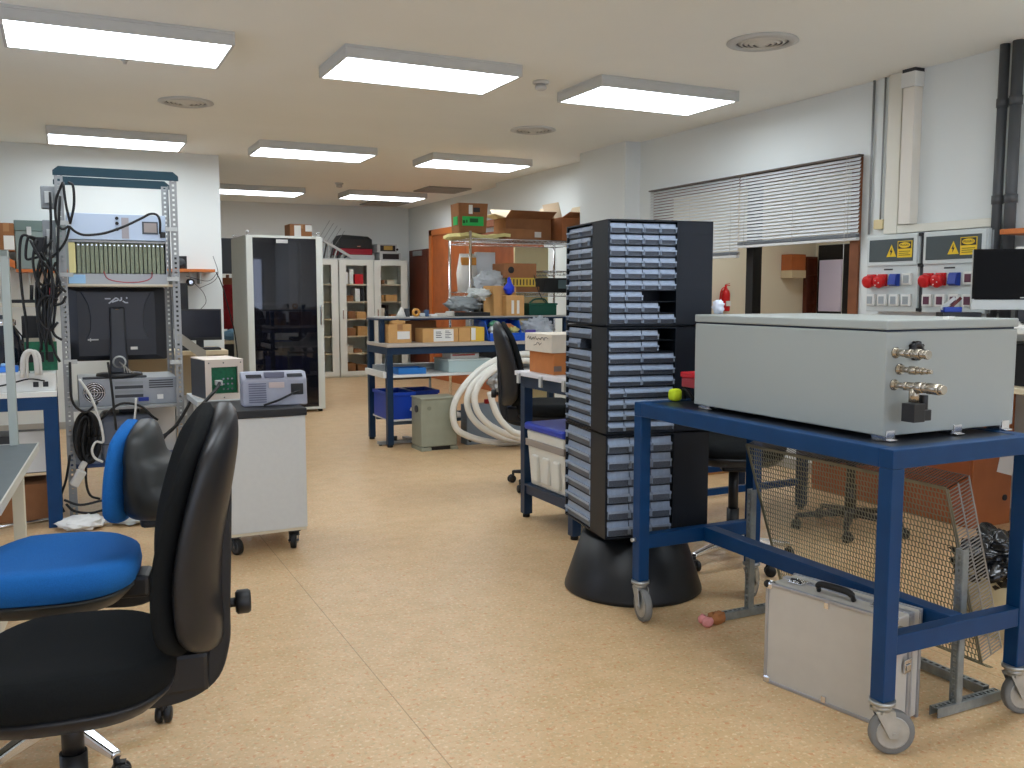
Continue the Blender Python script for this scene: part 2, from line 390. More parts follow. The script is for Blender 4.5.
# blinds
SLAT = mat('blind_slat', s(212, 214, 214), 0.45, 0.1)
for k, (y0, y1, zb, lb) in enumerate(((4.765, 6.025, 1.735, 'nearer grey venetian blind, right half of the interior window'), (6.035, 7.30, 1.66, 'farther grey venetian blind, left half of the interior window'))):
    t = thing('venetian_blind', lb, 'blind', (5.0, y0, 0))
    L = y1-y0; top = 2.30
    MB().box(0.0, 0.05, 0, L, top+0.002, top+0.014).done('head_rail', mat('blind_rail', s(92, 80, 70), 0.4, 0.3), t)
    b = MB(); z = zb+0.03
    while z < top-0.012:
        b.hexa([(0.016, 0, z-0.0110), (0.031, 0, z+0.0110), (0.031, L, z+0.0110), (0.016, L, z-0.0110), (0.0145, 0, z-0.0102), (0.0295, 0, z+0.0118), (0.0295, L, z+0.0118), (0.0145, L, z-0.0102)]); z += 0.026
    b.done('slat_bank', SLAT, t)
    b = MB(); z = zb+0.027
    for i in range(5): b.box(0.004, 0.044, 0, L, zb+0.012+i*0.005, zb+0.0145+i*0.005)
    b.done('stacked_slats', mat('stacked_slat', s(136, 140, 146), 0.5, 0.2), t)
    MB().box(0.008, 0.04, 0, L, zb-0.012, zb+0.010).done('bottom_rail', mat('blind_bottom', s(206, 206, 204), 0.4), t, 0.003)
    for q in (0.08, L*0.5, L-0.08):
        MB().cyl((0.003, q, zb), (0.003, q, top), 0.0018, n=6).done('ladder_cord', CABLEW, t)
    if k == 0: MB().cyl((-0.006, 0.10, 1.05), (-0.006, 0.10, top), 0.002, n=6).ell((-0.006, 0.10, 1.04), (0.007, 0.007, 0.016)).done('pull_cord', CABLEW, t)
# camera, world, view
cam_d = bpy.data.cameras.new('camera'); cam = bpy.data.objects.new('camera', cam_d); C.objects.link(cam)
F_PX = 919.0; pit = math.atan(90/F_PX); yaw = math.atan(452*math.cos(pit)/F_PX)
cam_d.sensor_width = 36.0; cam_d.lens = F_PX*36.0/1024; cam_d.clip_start = 0.05
cam.location = (0, 0, 1.35); cam.rotation_euler = (PI/2-pit, 0, -yaw)
bpy.context.scene.camera = cam
wd = bpy.data.worlds.new('world'); bpy.context.scene.world = wd; wd.use_nodes = True
wd.node_tree.nodes['Background'].inputs['Color'].default_value = (0.66, 0.76, 1.0, 1)
wd.node_tree.nodes['Background'].inputs['Strength'].default_value = 4.5
vs = bpy.context.scene.view_settings
vs.view_transform = 'Standard'; vs.look = 'None'; vs.gamma = 1.0; vs.use_curve_mapping = False; vs.exposure = 0.0
# ---------------------------------------------------------------- blue wheeled table with the white enclosure
def fork_caster(parent, x, y, ztop, r, ang, name='caster', metal=ZINC, tyre=RUBBER):
    """swivel caster of a trolley: plate, fork (part) with a wheel (sub-part)"""
    o = MB(); d = V((math.cos(ang), math.sin(ang), 0)); n = V((-d.y, d.x, 0)); c = V((x, y, r)) + d*0.03
    o.cyl((x, y, ztop-0.012), (x, y, ztop), 0.038, n=20).cyl((x, y, ztop-0.03), (x, y, ztop-0.012), 0.028, n=20)
    for sgn in (1, -1):
        q = n*(0.021*sgn); t = n*(0.0035*sgn)
        pts = [V((x, y, ztop-0.028)) - d*0.028, V((x, y, ztop-0.028)) + d*0.03, c + d*0.014 - V((0,0,0.012)), c - d*0.014 - V((0,0,0.012))]
        o.hexa([p + q for p in pts] + [p + q + t for p in pts])
    o.box(x-0.024, x+0.024, y-0.024, y+0.024, ztop-0.036, ztop-0.028)
    f = o.done(name, metal, parent)
    w = MB(); w.mi = 0
    w.lathe([(r*0.72, -0.012), (r*0.96, -0.014), (r, -0.008), (r, 0.008), (r*0.96, 0.014), (r*0.72, 0.012)], c, n, 28)
    w.mi = 1; w.lathe([(r*0.2, -0.016), (r*0.3, -0.0125), (r*0.68, -0.0125), (r*0.735, -0.0135), (r*0.735, 0.0135), (r*0.68, 0.0125), (r*0.3, 0.0125), (r*0.2, 0.016)], c, n, 24)
    w.cyl(c - n*0.028, c + n*0.028, 0.006, n=10)
    w.done('wheel', [tyre, metal], f)
    return f

cart = thing('wheeled_work_table', 'blue steel framed table on casters carrying the white enclosure', 'table', (2.095, 1.83, 0))
LX, LY, TH, TP = 0.64, 1.31, 0.05, 0.910
b = MB()
for yy in (0, LY-TH): b.box(0, LX, yy, yy+TH, TP-0.056, TP)
for xx in (0, LX-TH): b.box(xx, xx+TH, TH, LY-TH, TP-0.056, TP)
b.done('top_frame', BLUE, cart, 0.003)
MB().box(TH-0.01, LX-TH+0.01, TH-0.01, LY-TH+0.01, TP-0.02, TP-0.002).done('table_top', mat('dark_steel_top', s(44, 50, 60), 0.4, 0.3, var=0.2, scale=8), cart)
for xx in (0, LX-TH):
    for yy in (0, LY-TH):
        MB().box(xx, xx+TH, yy, yy+TH, 0.165, TP-0.056).done('leg', BLUE, cart, 0.003)
for yy in (0, LY-TH): MB().box(TH, LX-TH, yy+0.003, yy+TH-0.003, 0.30, 0.36).done('end_rail', BLUE, cart, 0.003)
MB().box(LX/2+0.01, LX/2+0.07, TH, LY-TH, 0.30, 0.36).done('centre_rail', BLUE, cart, 0.003)
MB().cyl((-0.001, LY-0.025, 0.34), (-0.022, LY-0.025, 0.34), 0.008, n=10).done('screw', ZINC, cart)
for xx, yy, an in ((TH/2, TH/2, -0.45), (LX-TH/2, TH/2, -0.3), (TH/2, LY-TH/2, -1.75), (LX-TH/2, LY-TH/2, 0.6)):
    fork_caster(cart, xx, yy, 0.165, 0.067, an)

ENC = mat('enclosure_grey_white', s(160, 166, 163), 0.34, var=0.015, scale=3, bump=0.03, bscale=300)
enc = thing('steel_enclosure', 'large white steel enclosure box with brass hose fittings lying on the blue table', 'enclosure', (2.190, 1.955, TP))
EX, EY, EB, ET = 0.590, 0.915, 0.016, 0.362
MB().box(0, EX, 0, EY, EB, ET-0.034).done('body', ENC, enc, 0.004)
MB().box(0.008, EX-0.008, 0.008, EY-0.008, ET-0.034, ET-0.028).done('seal', mat('dark_seal', s(40, 50, 66), 0.6), enc)
b = MB(); b.box(-0.002, EX+0.002, -0.002, EY+0.002, ET-0.028, ET); b.done('lid', ENC, enc, 0.004)
for xx, yy in ((0.03, 0.02), (EX*0.55, 0.02), (EX-0.04, 0.02), (0.03, EY-0.05), (EX-0.04, EY-0.05)):
    b = MB(); b.box(xx-0.022, xx+0.022, yy-0.02, yy+0.03, 0, EB)
    b.box(xx-0.018, xx+0.018, yy-0.036, yy-0.02, 0.0, 0.005).box(xx-0.018, xx+0.018, yy-0.024, yy-0.0195, 0.0, 0.032)
    b.done('mounting_foot', CHROME, enc, 0.0015)
MB().box(0.30, 0.33, 0.03, 0.05, ET, ET+0.008).done('lid_tab', PAPER, enc)
BRASS = mat('nickel_brass', s(176, 168, 154), 0.25, 0.9, var=0.2, scale=30)
def fit(x, z, steps, name='hose_fitting'):
    b = MB(); y = 0.0
    b.lathe([(0.017, 0), (0.017, 0.004), (0.013, 0.006), (0.013, 0.012)], (x, 0, z), (0,-1,0), 18)
    h = 0.01
    for r, l, hexa in steps:
        b.lathe([(r*0.92, h), (r, h+0.002), (r, h+l-0.002), (r*0.92, h+l)], (x, 0, z), (0,-1,0), 6 if hexa else 18); h += l
    return b.done(name, BRASS, enc)
f = fit(0.040, 0.266, [(0.011, 0.03, 0), (0.014, 0.02, 1), (0.0105, 0.012, 0), (0.015, 0.02, 0), (0.0125, 0.014, 0), (0.014, 0.012, 0)])
fit(0.058, 0.216, [(0.009, 0.03, 0), (0.014, 0.026, 1), (0.010, 0.014, 0), (0.012, 0.008, 1), (0.0085, 0.016, 0), (0.006, 0.012, 0)])
f3 = fit(0.038, 0.170, [(0.009, 0.03, 0), (0.014, 0.012, 1), (0.013, 0.03, 0), (0.018, 0.026, 1), (0.0145, 0.012, 0), (0.0165, 0.044, 0), (0.0135, 0.012, 0)], 'valve_fitting')
MB().cyl((0.038, -0.075, 0.166), (0.038, -0.075, 0.125), 0.016, n=6).done('valve_body', BRASS, f3)
MB().box(0.014, 0.060, -0.098, -0.052, 0.068, 0.122).box(0.052, 0.094, -0.092, -0.058, 0.070, 0.102).cyl((0.078, -0.075, 0.098), (0.078, -0.075, 0.145), 0.013, n=14).done('solenoid', BLACKP, f3, 0.002)
b = MB(); b.lathe([(0.012, 0), (0.026, 0.002), (0.026, 0.016), (0.014, 0.018), (0.012, 0)], (0.118, 0, 0.270), (0,-1,0), 20, cap=False)
for k in range(10):
    a_ = 2*PI*k/10; b.obox((0.118+0.026*math.cos(a_), -0.009, 0.270+0.026*math.sin(a_)), (0.007, 0.014, 0.007), (0, -a_, 0))
b.cyl((0.118, -0.001, 0.270), (0.118, -0.010, 0.270), 0.014, n=16)
b.done('cable_gland', BLACKP, enc)

# things on the table left of the enclosure
t = thing('parts_case', 'small red lidded plastic parts case on the blue table behind the white enclosure', 'case', (2.27, 2.92, TP+0.062))
MB().box(0, 0.24, 0, 0.14, 0, 0.04).done('box', mat('clear_case', s(170, 60, 66), 0.3), t, 0.004)
MB().box(-0.004, 0.244, -0.004, 0.144, 0.04, 0.062).done('lid', mat('red_plastic', s(206, 34, 44), 0.35), t, 0.004)
t = thing('heap_of_tools', 'dark heap of small connectors and cables under the red parts case', 'cables', (2.265, 2.885, TP))
b = MB(); r_ = random.Random(3)
for k in range(14):
    x0, y0 = r_.uniform(0.02, 0.26), r_.uniform(0.0, 0.17); b.tube([(x0, y0, 0.01), (x0+r_.uniform(-.06,.06), y0+r_.uniform(-.05,.05), r_.uniform(.03,.058)), (x0+r_.uniform(-.08,.08), y0+r_.uniform(-.06,.06), 0.012)], 0.0075, 6, 4)
b.done('cable_tangle', CABLE, t)
MB().box(0.05, 0.10, 0.0, 0.05, 0.0, 0.06).done('connector', GREYP, t, 0.003); MB().box(0.14, 0.19, 0.01, 0.05, 0.0, 0.06).done('connector', mat('dark_red', s(96, 40, 40), 0.5), t, 0.003)
t = tag(MB().ell((0,0,0.026), (0.027, 0.022, 0.026), 14, 8, 0.6).done('foam_ball', mat('yellow_green_foam', s(206, 226, 40), 0.7, bump=0.4, bscale=120), loc=(2.262, 3.09, TP)), 'bright yellow green foam lump at the corner of the blue table beside the red case', 'foam')

# aluminium case
ALUP = mat('case_panel', s(196, 192, 184), 0.45, 0.15, var=0.03, scale=14, bump=0.05, bscale=300)
ALUE = mat('case_edge', s(176, 178, 184), 0.35, 0.7, var=0.08, scale=20)
ca = math.atan2(-0.466, 0.096)
case = thing('aluminium_case', 'silver aluminium tool case with black handle standing on the floor under the blue table', 'case', (2.155, 2.401, 0), ca)
W, D, H = 0.476, 0.168, 0.358     # local x runs along the front, local y away from the camera
b = MB(); b.box(0.006, W-0.006, 0.004, D-0.004, 0.006, H-0.004); b.done('panel_shell', ALUP, case, 0.004)
b = MB()
for yy in (0.0, D*0.56, D*0.64, D-0.012):
    for zz in (0.0, H-0.012): b.box(0, W, yy, yy+0.012, zz, zz+0.012)
    for xx in (0.0, W-0.012): b.box(xx, xx+0.012, yy, yy+0.012, 0.012, H-0.012)
b.done('edge_profile', ALUE, case, 0.002)
for xx in (0.0, W-0.024):
    for zz in (0.0, H-0.024): MB().box(xx-0.003, xx+0.027, -0.003, 0.026, zz-0.0, zz+0.027).done('corner_cap', CHROME, case, 0.008)
MB().ell((0.004, 0.006, H-0.008), (0.014, 0.014, 0.014), 12, 8).done('corner_button', BLACKR, case)
MB().tube([(0.17, 0.06, H), (0.175, 0.05, H+0.022), (0.20, 0.045, H+0.030), (0.27, 0.045, H+0.030), (0.295, 0.05, H+0.022), (0.30, 0.06, H)], lambda t_: 0.011 if 0.15 < t_ < 0.85 else 0.008, 10, 5).done('handle', BLACKR, case)
for xx in (0.075, 0.385):
    l = MB().box(xx-0.028, xx+0.028, 0.055, 0.105, H-0.001, H+0.005).done('latch', CHROME, case, 0.002)
    MB().tube([(xx-0.018, 0.07, H+0.006), (xx-0.012, 0.06, H+0.014), (xx+0.012, 0.06, H+0.014), (xx+0.018, 0.07, H+0.006)], 0.0035, 8, 4).done('latch_loop', DGREY, l)
MB().box(W, W+0.006, 0.06, 0.10, 0.17, 0.215).box(W, W+0.010, 0.068, 0.092, 0.18, 0.20).done('end_clasp', CHROME, case, 0.002)
MB().box(W-0.008, W+0.007, 0.012, 0.045, H-0.065, H-0.03).done('brass_hinge', BRASS, case, 0.002)
for zz in (0.01, H-0.03): MB().box(0.232, 0.248, -0.004, 0.004, zz, zz+0.02).done('edge_clip', CHROME, case)

# wire mesh guard on its slotted stand, behind the case
GUARD = mat('yellowish_zinc_mesh', s(138, 136, 116), 0.4, 0.65, var=0.12, scale=18)
g = thing('wire_mesh_guard', 'silver wire mesh guard leaning on a slotted steel stand under the blue table', 'mesh guard', (2.5, 1.95, 0))
P0, P1 = V((0.0, 0.02, 0.735)), V((0.205, 0.02, 0.13))      # top and bottom of the sloping sheet
sl = (P1-P0); nrm = V((sl.z, 0, -sl.x)).normalized()*-1; Ln = sl.length; sl.normalize(); YL = 0.95
b = MB(); n_r = 30; n_c = 68
for i in range(n_r+1):
    p = P0 + sl*(Ln*i/n_r); b.bar(p, p+V((0, YL, 0)), 0.0028, 0.0018, nrm)
for i in range(n_r):
    for j in range(n_c+1):
        yy = YL*(j + (0.5 if i % 2 else 0))/n_c
        if yy > YL: continue
        p = P0 + sl*(Ln*i/n_r) + V((0, yy, 0)); b.bar(p, p+sl*(Ln/n_r), 0.0030, 0.0018, nrm)
b.bar(P0, P1, 0.012, 0.004, nrm); b.bar(P0+V((0,YL,0)), P1+V((0,YL,0)), 0.012, 0.004, nrm); b.bar(P0, P0+V((0,YL,0)), 0.012, 0.004, nrm)
b.done('mesh_sheet', GUARD, g)
q = V((abs(nrm.x), 0, abs(nrm.z)))*0.105
b = MB(); k = 52
for i in range(k+1):
    p = P0 + sl*(Ln*i/k); b.bar(p, p+q, 0.004, 0.002)
for f_ in (0.0, 0.5, 1.0): b.bar(P0+q*f_, P1+q*f_, 0.006, 0.002, (0,1,0))
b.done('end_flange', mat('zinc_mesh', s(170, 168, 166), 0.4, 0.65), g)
b = MB(); k = 70
for i in range(k+1):
    p = P0 + V((0, YL*i/k, 0)); b.bar(p, p+q, 0.004, 0.002)
for f_ in (0.0, 0.5, 1.0): b.bar(P0+q*f_, P0+q*f_+V((0,YL,0)), 0.004, 0.002)
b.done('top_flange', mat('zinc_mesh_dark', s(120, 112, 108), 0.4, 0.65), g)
b = MB(); rows = 5
for i in range(rows+1):
    a_ = 0.35*i; p = P1 + V((0.012*i, 0, -0.012*i*(1-0.1*i))); b.bar(p, p+V((0,YL,0)), 0.003, 0.002)
for j in range(64):
    yy = YL*j/63
    for i in range(rows):
        p = P1 + V((0.012*i, yy, -0.012*i*(1-0.1*i))); p2 = P1 + V((0.012*(i+1), yy, -0.012*(i+1)*(1-0.1*(i+1)))); b.bar(p, p2, 0.003, 0.002)
b.done('curled_edge', GUARD, g)
def slotted(p0, p1, w, nslots, up):
    """C-channel strut with a row of slots down its face"""
    b = MB(); p0, p1, up = V(p0), V(p1), V(up).normalized(); d = p1-p0; L = d.length; d.normalize(); sd = d.cross(up).normalized(); t = 0.003
    b.bar(p0 + sd*(w/2), p1 + sd*(w/2), t, w, up); b.bar(p0 - sd*(w/2), p1 - sd*(w/2), t, w, up)
    for o_ in (-0.36, 0.36): b.bar(p0 + up*(w/2) + sd*(w*o_), p1 + up*(w/2) + sd*(w*o_), w*0.28, t, up)
    for i in range(nslots+1):
        c = p0 + d*(L*i/nslots); e_ = L/nslots*0.2
        b.bar(c - d*min(e_, L*i/nslots+1e-3) + up*(w/2), c + d*min(e_, L*(1-i/nslots)+1e-3) + up*(w/2), w*0.5, t, up)
    return b
for yy in (-0.005, 0.995):
    slotted((0.055, yy, 0.03), (0.055, yy, 0.54), 0.026, 26, (-1,0,0)).done('upright', GALV, g)
    slotted(((-0.045 if yy < 0.5 else -0.13), yy, 0.018), (0.26, yy, 0.018), 0.03, 16, (0,0,1)).done('stand_foot', GALV, g)
slotted((0.25, 0.03, 0.018), (0.25, 0.96, 0.018), 0.03, 36, (0,0,1)).done('rear_channel', GALV, g)
t = thing('crumpled_wad', 'crumpled pink and tan wad at the end of the mesh stand foot', 'wad', (2.325, 2.925, 0), 0.1)
MB().ell((0.045, 0.0, 0.022), (0.045, 0.026, 0.024), 16, 10, 0.8).crumple(0.0045, 4).done('tan_wrapping', mat('tan_wad', s(176, 116, 70), 0.8), t)
b = MB(); b.ell((-0.012, -0.012, 0.020), (0.026, 0.022, 0.020), 12, 8).ell((-0.014, 0.016, 0.024), (0.022, 0.018, 0.020), 12, 8); b.crumple(0.003, 5).done('pink_end', mat('pink_foam', s(226, 150, 148), 0.8), t)

# ---------------------------------------------------------------- revolving small parts cabinet
CAB = mat('dark_blue_grey_steel', s(17, 23, 32), 0.45, 0.0, spec=0.35, var=0.06, scale=4)
CABIN = mat('cabinet_inside', s(18, 20, 24), 0.6)
DRW = mat('clear_drawer_plastic', s(146, 160, 180), 0.3, spec=0.6, var=0.12, scale=40)
DRWD = mat('drawer_contents_grey', s(84, 92, 104), 0.4, var=0.35, scale=220)
car = thing('revolving_drawer_cabinet', 'tall dark revolving cabinet of small clear plastic drawers on a round black base', 'drawer cabinet', (2.335, 3.495, 0), math.radians(-9))
MB().lathe([(0.308, 0.0), (0.316, 0.006), (0.314, 0.02), (0.235, 0.255), (0.215, 0.262), (0.08, 0.264), (0.08, 0.292), (0.2, 0.292), (0.2, 0.299)], n=56).done('round_base', mat('gloss_black', s(20, 22, 26), 0.42), car)
HS, ND, UD = 0.245, 0.083, 0.162
dmesh = {}
def drawer(parent, w, h, X, gap_seed):
    key = (round(w, 4), round(h, 4))
    if key not in dmesh:
        b = MB(); W_ = w-0.004; h_ = h-0.007; dp = 0.14
        b.mi = 1
        b.box(-W_/2, W_/2, 0.0, 0.003, 0.0, h_*0.5)                                            # lower front
        b.box(-W_/2, -W_/2+0.002, 0.003, dp, 0, h_*0.9).box(W_/2-0.002, W_/2, 0.003, dp, 0, h_*0.9).box(-W_/2, W_/2, dp-0.002, dp, 0, h_*0.9).box(-W_/2, W_/2, 0.003, dp, 0, 0.002)
        b.mi = 0
        b.hexa([(-W_/2, -0.014, h_*0.46), (W_/2, -0.014, h_*0.46), (W_/2, 0.003, h_*0.5), (-W_/2, 0.003, h_*0.5), (-W_/2, -0.014, h_*0.62), (W_/2, -0.014, h_*0.62), (W_/2, 0.003, h_*0.56), (-W_/2, 0.003, h_*0.56)])   # pull lip
        b.hexa([(-W_/2, 0.0, h_*0.55), (W_/2, 0.0, h_*0.55), (W_/2, 0.003, h_*0.55), (-W_/2, 0.003, h_*0.55), (-W_/2, 0.004, h_), (W_/2, 0.004, h_), (W_/2, 0.007, h_), (-W_/2, 0.007, h_)])
        b.box(-W_/2, -W_/2+0.003, -0.010, 0.0, h_*0.1, h_*0.62).box(W_/2-0.003, W_/2, -0.010, 0.0, h_*0.1, h_*0.62)
        o = b.done('drawer', [DRW, DRWD], parent); dmesh[key] = o.data
    else:
        o = bpy.data.objects.new('drawer', dmesh[key]); C.objects.link(o); o.parent = parent
    o.matrix_local = X
    return o
tiers = [(0.300, 0.750), (0.755, 1.210), (1.215, 1.660)]
for ti, (z0, z1) in enumerate(tiers):
    rows = (6, 9, 9)[ti]
    for u in range(4):
        R = Matrix.Rotation(-PI/2*u, 4, 'Z')      # unit 0 faces -y; unit 1 faces -x
        b = MB(); b.X = R; t_ = 0.004
        x0, x1, y0, y1 = -HS, ND, -HS, -HS+UD
        b.box(x0, x0+t_*2.2, y0, y1, z0, z1).box(x1-t_*2.2, x1, y0, y1, z0, z1).box(x0, x1, y1-t_, y1, z0, z1).box(x0, x1, y0, y1, z0, z0+t_*1.5).box(x0, x1, y0, y1, z1-t_*1.5, z1)
        hh = (z1-z0-0.016)/rows
        for r in range(1, rows): b.box(x0, x1, y0+0.004, y1, z0+0.008+hh*r-0.0022, z0+0.008+hh*r)
        cab = b.done('cabinet_unit', CAB, car)
        if u > 1: continue
        iw = x1-x0-0.02; xa = x0+0.01
        for r in range(rows):
            zz = z0+0.008+hh*(rows-1-r)+0.001
            if u == 0:
                if ti == 2: segs = [(k/4, 0.25) for k in range({6: 2, 7: 3}.get(r, 4))]
                elif ti == 1: segs = [(0, 0.5), (0.5, 0.25)] if r < 2 else [(0, 0.5), (0.5, 0.5)] if r < 5 else [(0, 0.25), (0.25, 0.75)]
                else: segs = [(0, 0.34), (0.34, 0.33), (0.67, 0.31)]
            else:
                segs = [(0, 0.5), (0.5, 0.5)] if ti == 2 else [(0, 0.5)] if (ti == 1 and r == 1) else [(0, 1.0)]
                if ti == 2 and r == 1: segs = [(0, 0.5), (0.5, 0.35)]
            for f0, fw in segs:
                drawer(cab, iw*fw, hh, R @ Matrix.Translation((xa + iw*(f0+fw/2), y0+0.008, zz)), r)
MB().box(-0.16, 0.14, -0.12, 0.16, 1.6602, 1.672).done('lid_plate', CAB, car, 0.003)

# ---------------------------------------------------------------- swivel chairs
def swivel_chair(label, loc, rz, sh, fab, shell, legm, tall=True, group=None, ribs=False, bf=1.0, lean=0.09, brot=0.35):
    t = thing('swivel_chair', label, 'chair', loc, rz, group)
    def se(a, b_, cz, n=36, e=0.72, cy=0.0):
        out = []
        for i in range(n):
            q = 2*PI*i/n; cx, sx = math.cos(q), math.sin(q)
            out.append((a*math.copysign(abs(cx)**e, cx), cy + b_*math.copysign(abs(sx)**e, sx), cz))
        return out
    A, B = 0.245, 0.24
    dip = lambda l, k: [(x, y, z - k*max(0, y-0.10)*0.5 + 0.012*max(0, abs(x)-0.12)/0.12*(1 if k else 0)) for x, y, z in l]
    MB().loft([se(A*0.90, B*0.90, sh-0.085), se(A*0.98, B*0.98, sh-0.075), se(A, B, sh-0.045), dip(se(A*0.985, B*0.985, sh-0.018), 0.3), dip(se(A*0.90, B*0.90, sh-0.004), 0.3), dip(se(A*0.6, B*0.6, sh-0.004), 0.2), dip(se(A*0.2, B*0.2, sh-0.008), 0)]).done('seat', fab, t)
    MB().loft([se(A*0.5, B*0.5, sh-0.135), se(A*0.80, B*0.82, sh-0.128), se(A*0.965, B*0.965, sh-0.092), se(A*0.97, B*0.97, sh-0.082)]).done('seat_shell', shell, t)
    z0, z1 = (sh-0.03, sh+0.56) if tall else (sh+0.09, sh+0.385)
    hw = (lambda f: 0.215*(0.80+0.35*math.sin(PI*min(1, 0.15+f*0.75)))*(1.0 if f < 0.7 else math.sqrt(max(0.02, 1-((f-0.7)/0.31)**2))*0.55+0.45)) if tall else (lambda f: 0.185*(0.50+0.45*math.sqrt(max(0.0, 1-((f-0.45)/0.56)**2))))
    yb = -0.262 if tall else -0.200
    def back(off, th, sc, n=30, shellk=False):
        loops = []
        for k in range(n+1):
            f = k/n; z = z0 + (z1-z0)*f; w = hw(f)*sc
            edge = min(1, math.sqrt(max(0.0, 1-(abs(f-0.5)/0.5)**6)) + 0.05)
            yc = yb - lean*f + (0.018*math.sin(f*PI*1.6) if tall else 0) + off
            if shellk:
                gk = (0.010*(1-f)**1.2 + 0.006) if tall else (0.004 + 0.012*(1/(1+math.exp((f-0.62)*50))) + 0.014*(1/(1+math.exp((f-0.34)*50))) + 0.045*(1-f))
                yc -= gk; th_ = th + gk
            else: th_ = th
            loop = []
            for i in range(32):
                q = 2*PI*i/32; cx, sx = math.cos(q), math.sin(q)
                x = w*edge*math.copysign(abs(cx)**0.85, cx); y = th_*(0.35+0.65*edge)*math.copysign(abs(sx)**0.8, sx)
                loop.append((x, yc + y + 1.1*x*x*bf, z))
            loops.append(loop)
        return loops
    MB().loft(back(0.0, 0.026, 1.0)).done('backrest', fab, t)
    sb = MB().loft(back(-0.036, 0.030, 0.97, shellk=True)).done('back_shell', shell, t)
    if ribs:
        MB().box(-0.06, 0.06, -0.20-0.15, -0.20-0.05, z0-0.02, z0+0.11).done('bracket_cover', shell, t, 0.012)
    zk = z0 + (0.10 if tall else 0.02)
    if tall: pts = [(0, -0.08, sh-0.135), (0, -0.22, sh-0.140), (0, -0.305, sh-0.105), (0, -0.335, sh-0.03), (0, -0.342, sh+0.06), (0, -0.352, sh+0.20), (0, -0.362, sh+0.38), (0, -0.365, sh+0.50)]
    else: pts = [(0, -0.08, sh-0.135), (0, -0.24, sh-0.140), (0, -0.30, sh-0.08), (0, -0.305, sh+0.02), (0, -0.30, sh+0.12)]
    P = catmull(pts, 6); loops = []
    for i, p in enumerate(P):
        d = (P[min(i+1, len(P)-1)] - P[max(i-1, 0)]).normalized(); n_ = V((0, -d.z, d.y)); f = i/(len(P)-1)
        hw_ = 0.040 if not tall else 0.045; ht = (0.024 if f < 0.5 else 0.024 - 0.014*(f-0.5)/0.5)
        loops.append([p + V((hw_,0,0)) + n_*ht, p + V((-hw_,0,0)) + n_*ht, p + V((-hw_,0,0)) - n_*ht, p + V((hw_,0,0)) - n_*ht])
    MB().loft(loops, sm=False).done('back_bracket', BLACKP, t, 0.006)
    MB().cyl((0, -0.35, sh+0.06), (0, -0.385, sh+0.06), 0.012, n=12).lathe([(0.024, 0.0), (0.030, 0.005), (0.030, 0.030), (0.026, 0.036)], (0, -0.378, sh+0.06), (0,-1,0), 18).done('adjusting_knob', BLACKP, t)
    MB().box(-0.06, 0.06, -0.31 if tall else -0.27, -0.12, sh-0.135, sh-0.035 if tall else sh-0.07).done('hinge_block', BLACKP, t, 0.012)
    MB().box(-0.075, 0.075, -0.13, 0.11, sh-0.165, sh-0.118).done('mechanism', BLACKP, t, 0.01)
    MB().tube([(0.06, 0.0, sh-0.14), (0.18, 0.0, sh-0.145), (0.235, 0.0, sh-0.15)], 0.006, 8, 3).ell((0.25, 0, sh-0.15), (0.026, 0.012, 0.008)).done('lever', BLACKP, t)
    MB().cyl((0, 0, sh-0.165), (0, 0, 0.26), 0.025, n=20).cyl((0, 0, 0.27), (0, 0, 0.10), 0.031, n=20).done('gas_column', BLACKP, t)
    MB().lathe([(0.02, 0.07), (0.05, 0.075), (0.052, 0.125), (0.034, 0.14)]).done('base_hub', legm, t)
    for k in range(5):
        a_ = 2*PI*k/5 + brot; d = V((math.cos(a_), math.sin(a_), 0)); n_ = V((-d.y, d.x, 0))
        l = MB(); p0, p1 = d*0.04 + V((0,0,0.105)), d*0.30 + V((0,0,0.078))
        l.hexa([p0-n_*0.026-V((0,0,0.022)), p0+n_*0.026-V((0,0,0.022)), p1+n_*0.016-V((0,0,0.010)), p1-n_*0.016-V((0,0,0.010)), p0-n_*0.020+V((0,0,0.022)), p0+n_*0.020+V((0,0,0.022)), p1+n_*0.013+V((0,0,0.010)), p1-n_*0.013+V((0,0,0.010))])
        lo = l.done('base_leg', legm, t, 0.006)
        c = MB(); e_ = V((math.cos(a_+1.1), math.sin(a_+1.1), 0)); m_ = V((-e_.y, e_.x, 0)); cc = d*0.295 + e_*0.012 + V((0,0,0.027))
        c.cyl(d*0.295+V((0,0,0.03)), d*0.295+V((0,0,0.075)), 0.009, n=10)
        for sg in (1, -1): c.lathe([(0.012, 0.004), (0.025, 0.004), (0.027, 0.008), (0.027, 0.018), (0.022, 0.024), (0.006, 0.026)], cc, m_*sg, 18)
        c.box(cc.x-0.012, cc.x+0.012, cc.y-0.012, cc.y+0.012, 0.03, 0.058)
        c.done('caster', BLACKP, lo)
    return t
def nv(p, q):
    d = (V(q)-V(p)).normalized(); return V((0, -d.z, d.y))*0.022
SHELLK = mat('black_shell', s(26, 27, 31), 0.38, bump=0.06, bscale=400)
BLUEF = mat('blue_fabric', s(34, 104, 178), 0.9, spec=0.2, var=0.12, scale=300, bump=0.35, bscale=800)
SHELLG = mat('dark_grey_shell', s(38, 41, 42), 0.45, bump=0.05, bscale=400)
swivel_chair('black fabric swivel chair with high curved back, nearest the camera', (-0.018, 2.33, 0), math.radians(84), 0.53, BLACKF, SHELLK, CHROME, True, lean=0.045)
swivel_chair('blue fabric swivel chair with low grey shelled back, behind the near black chair', (-0.055, 2.93, 0), math.radians(79), 0.60, BLUEF, SHELLG, CHROME, False, ribs=True, lean=0.03, brot=0.06)
b = wrinkled((0, 0, 0.028), (0.022, 0.02, 0.028), 0.4, 2.5, 5, 24, 16)
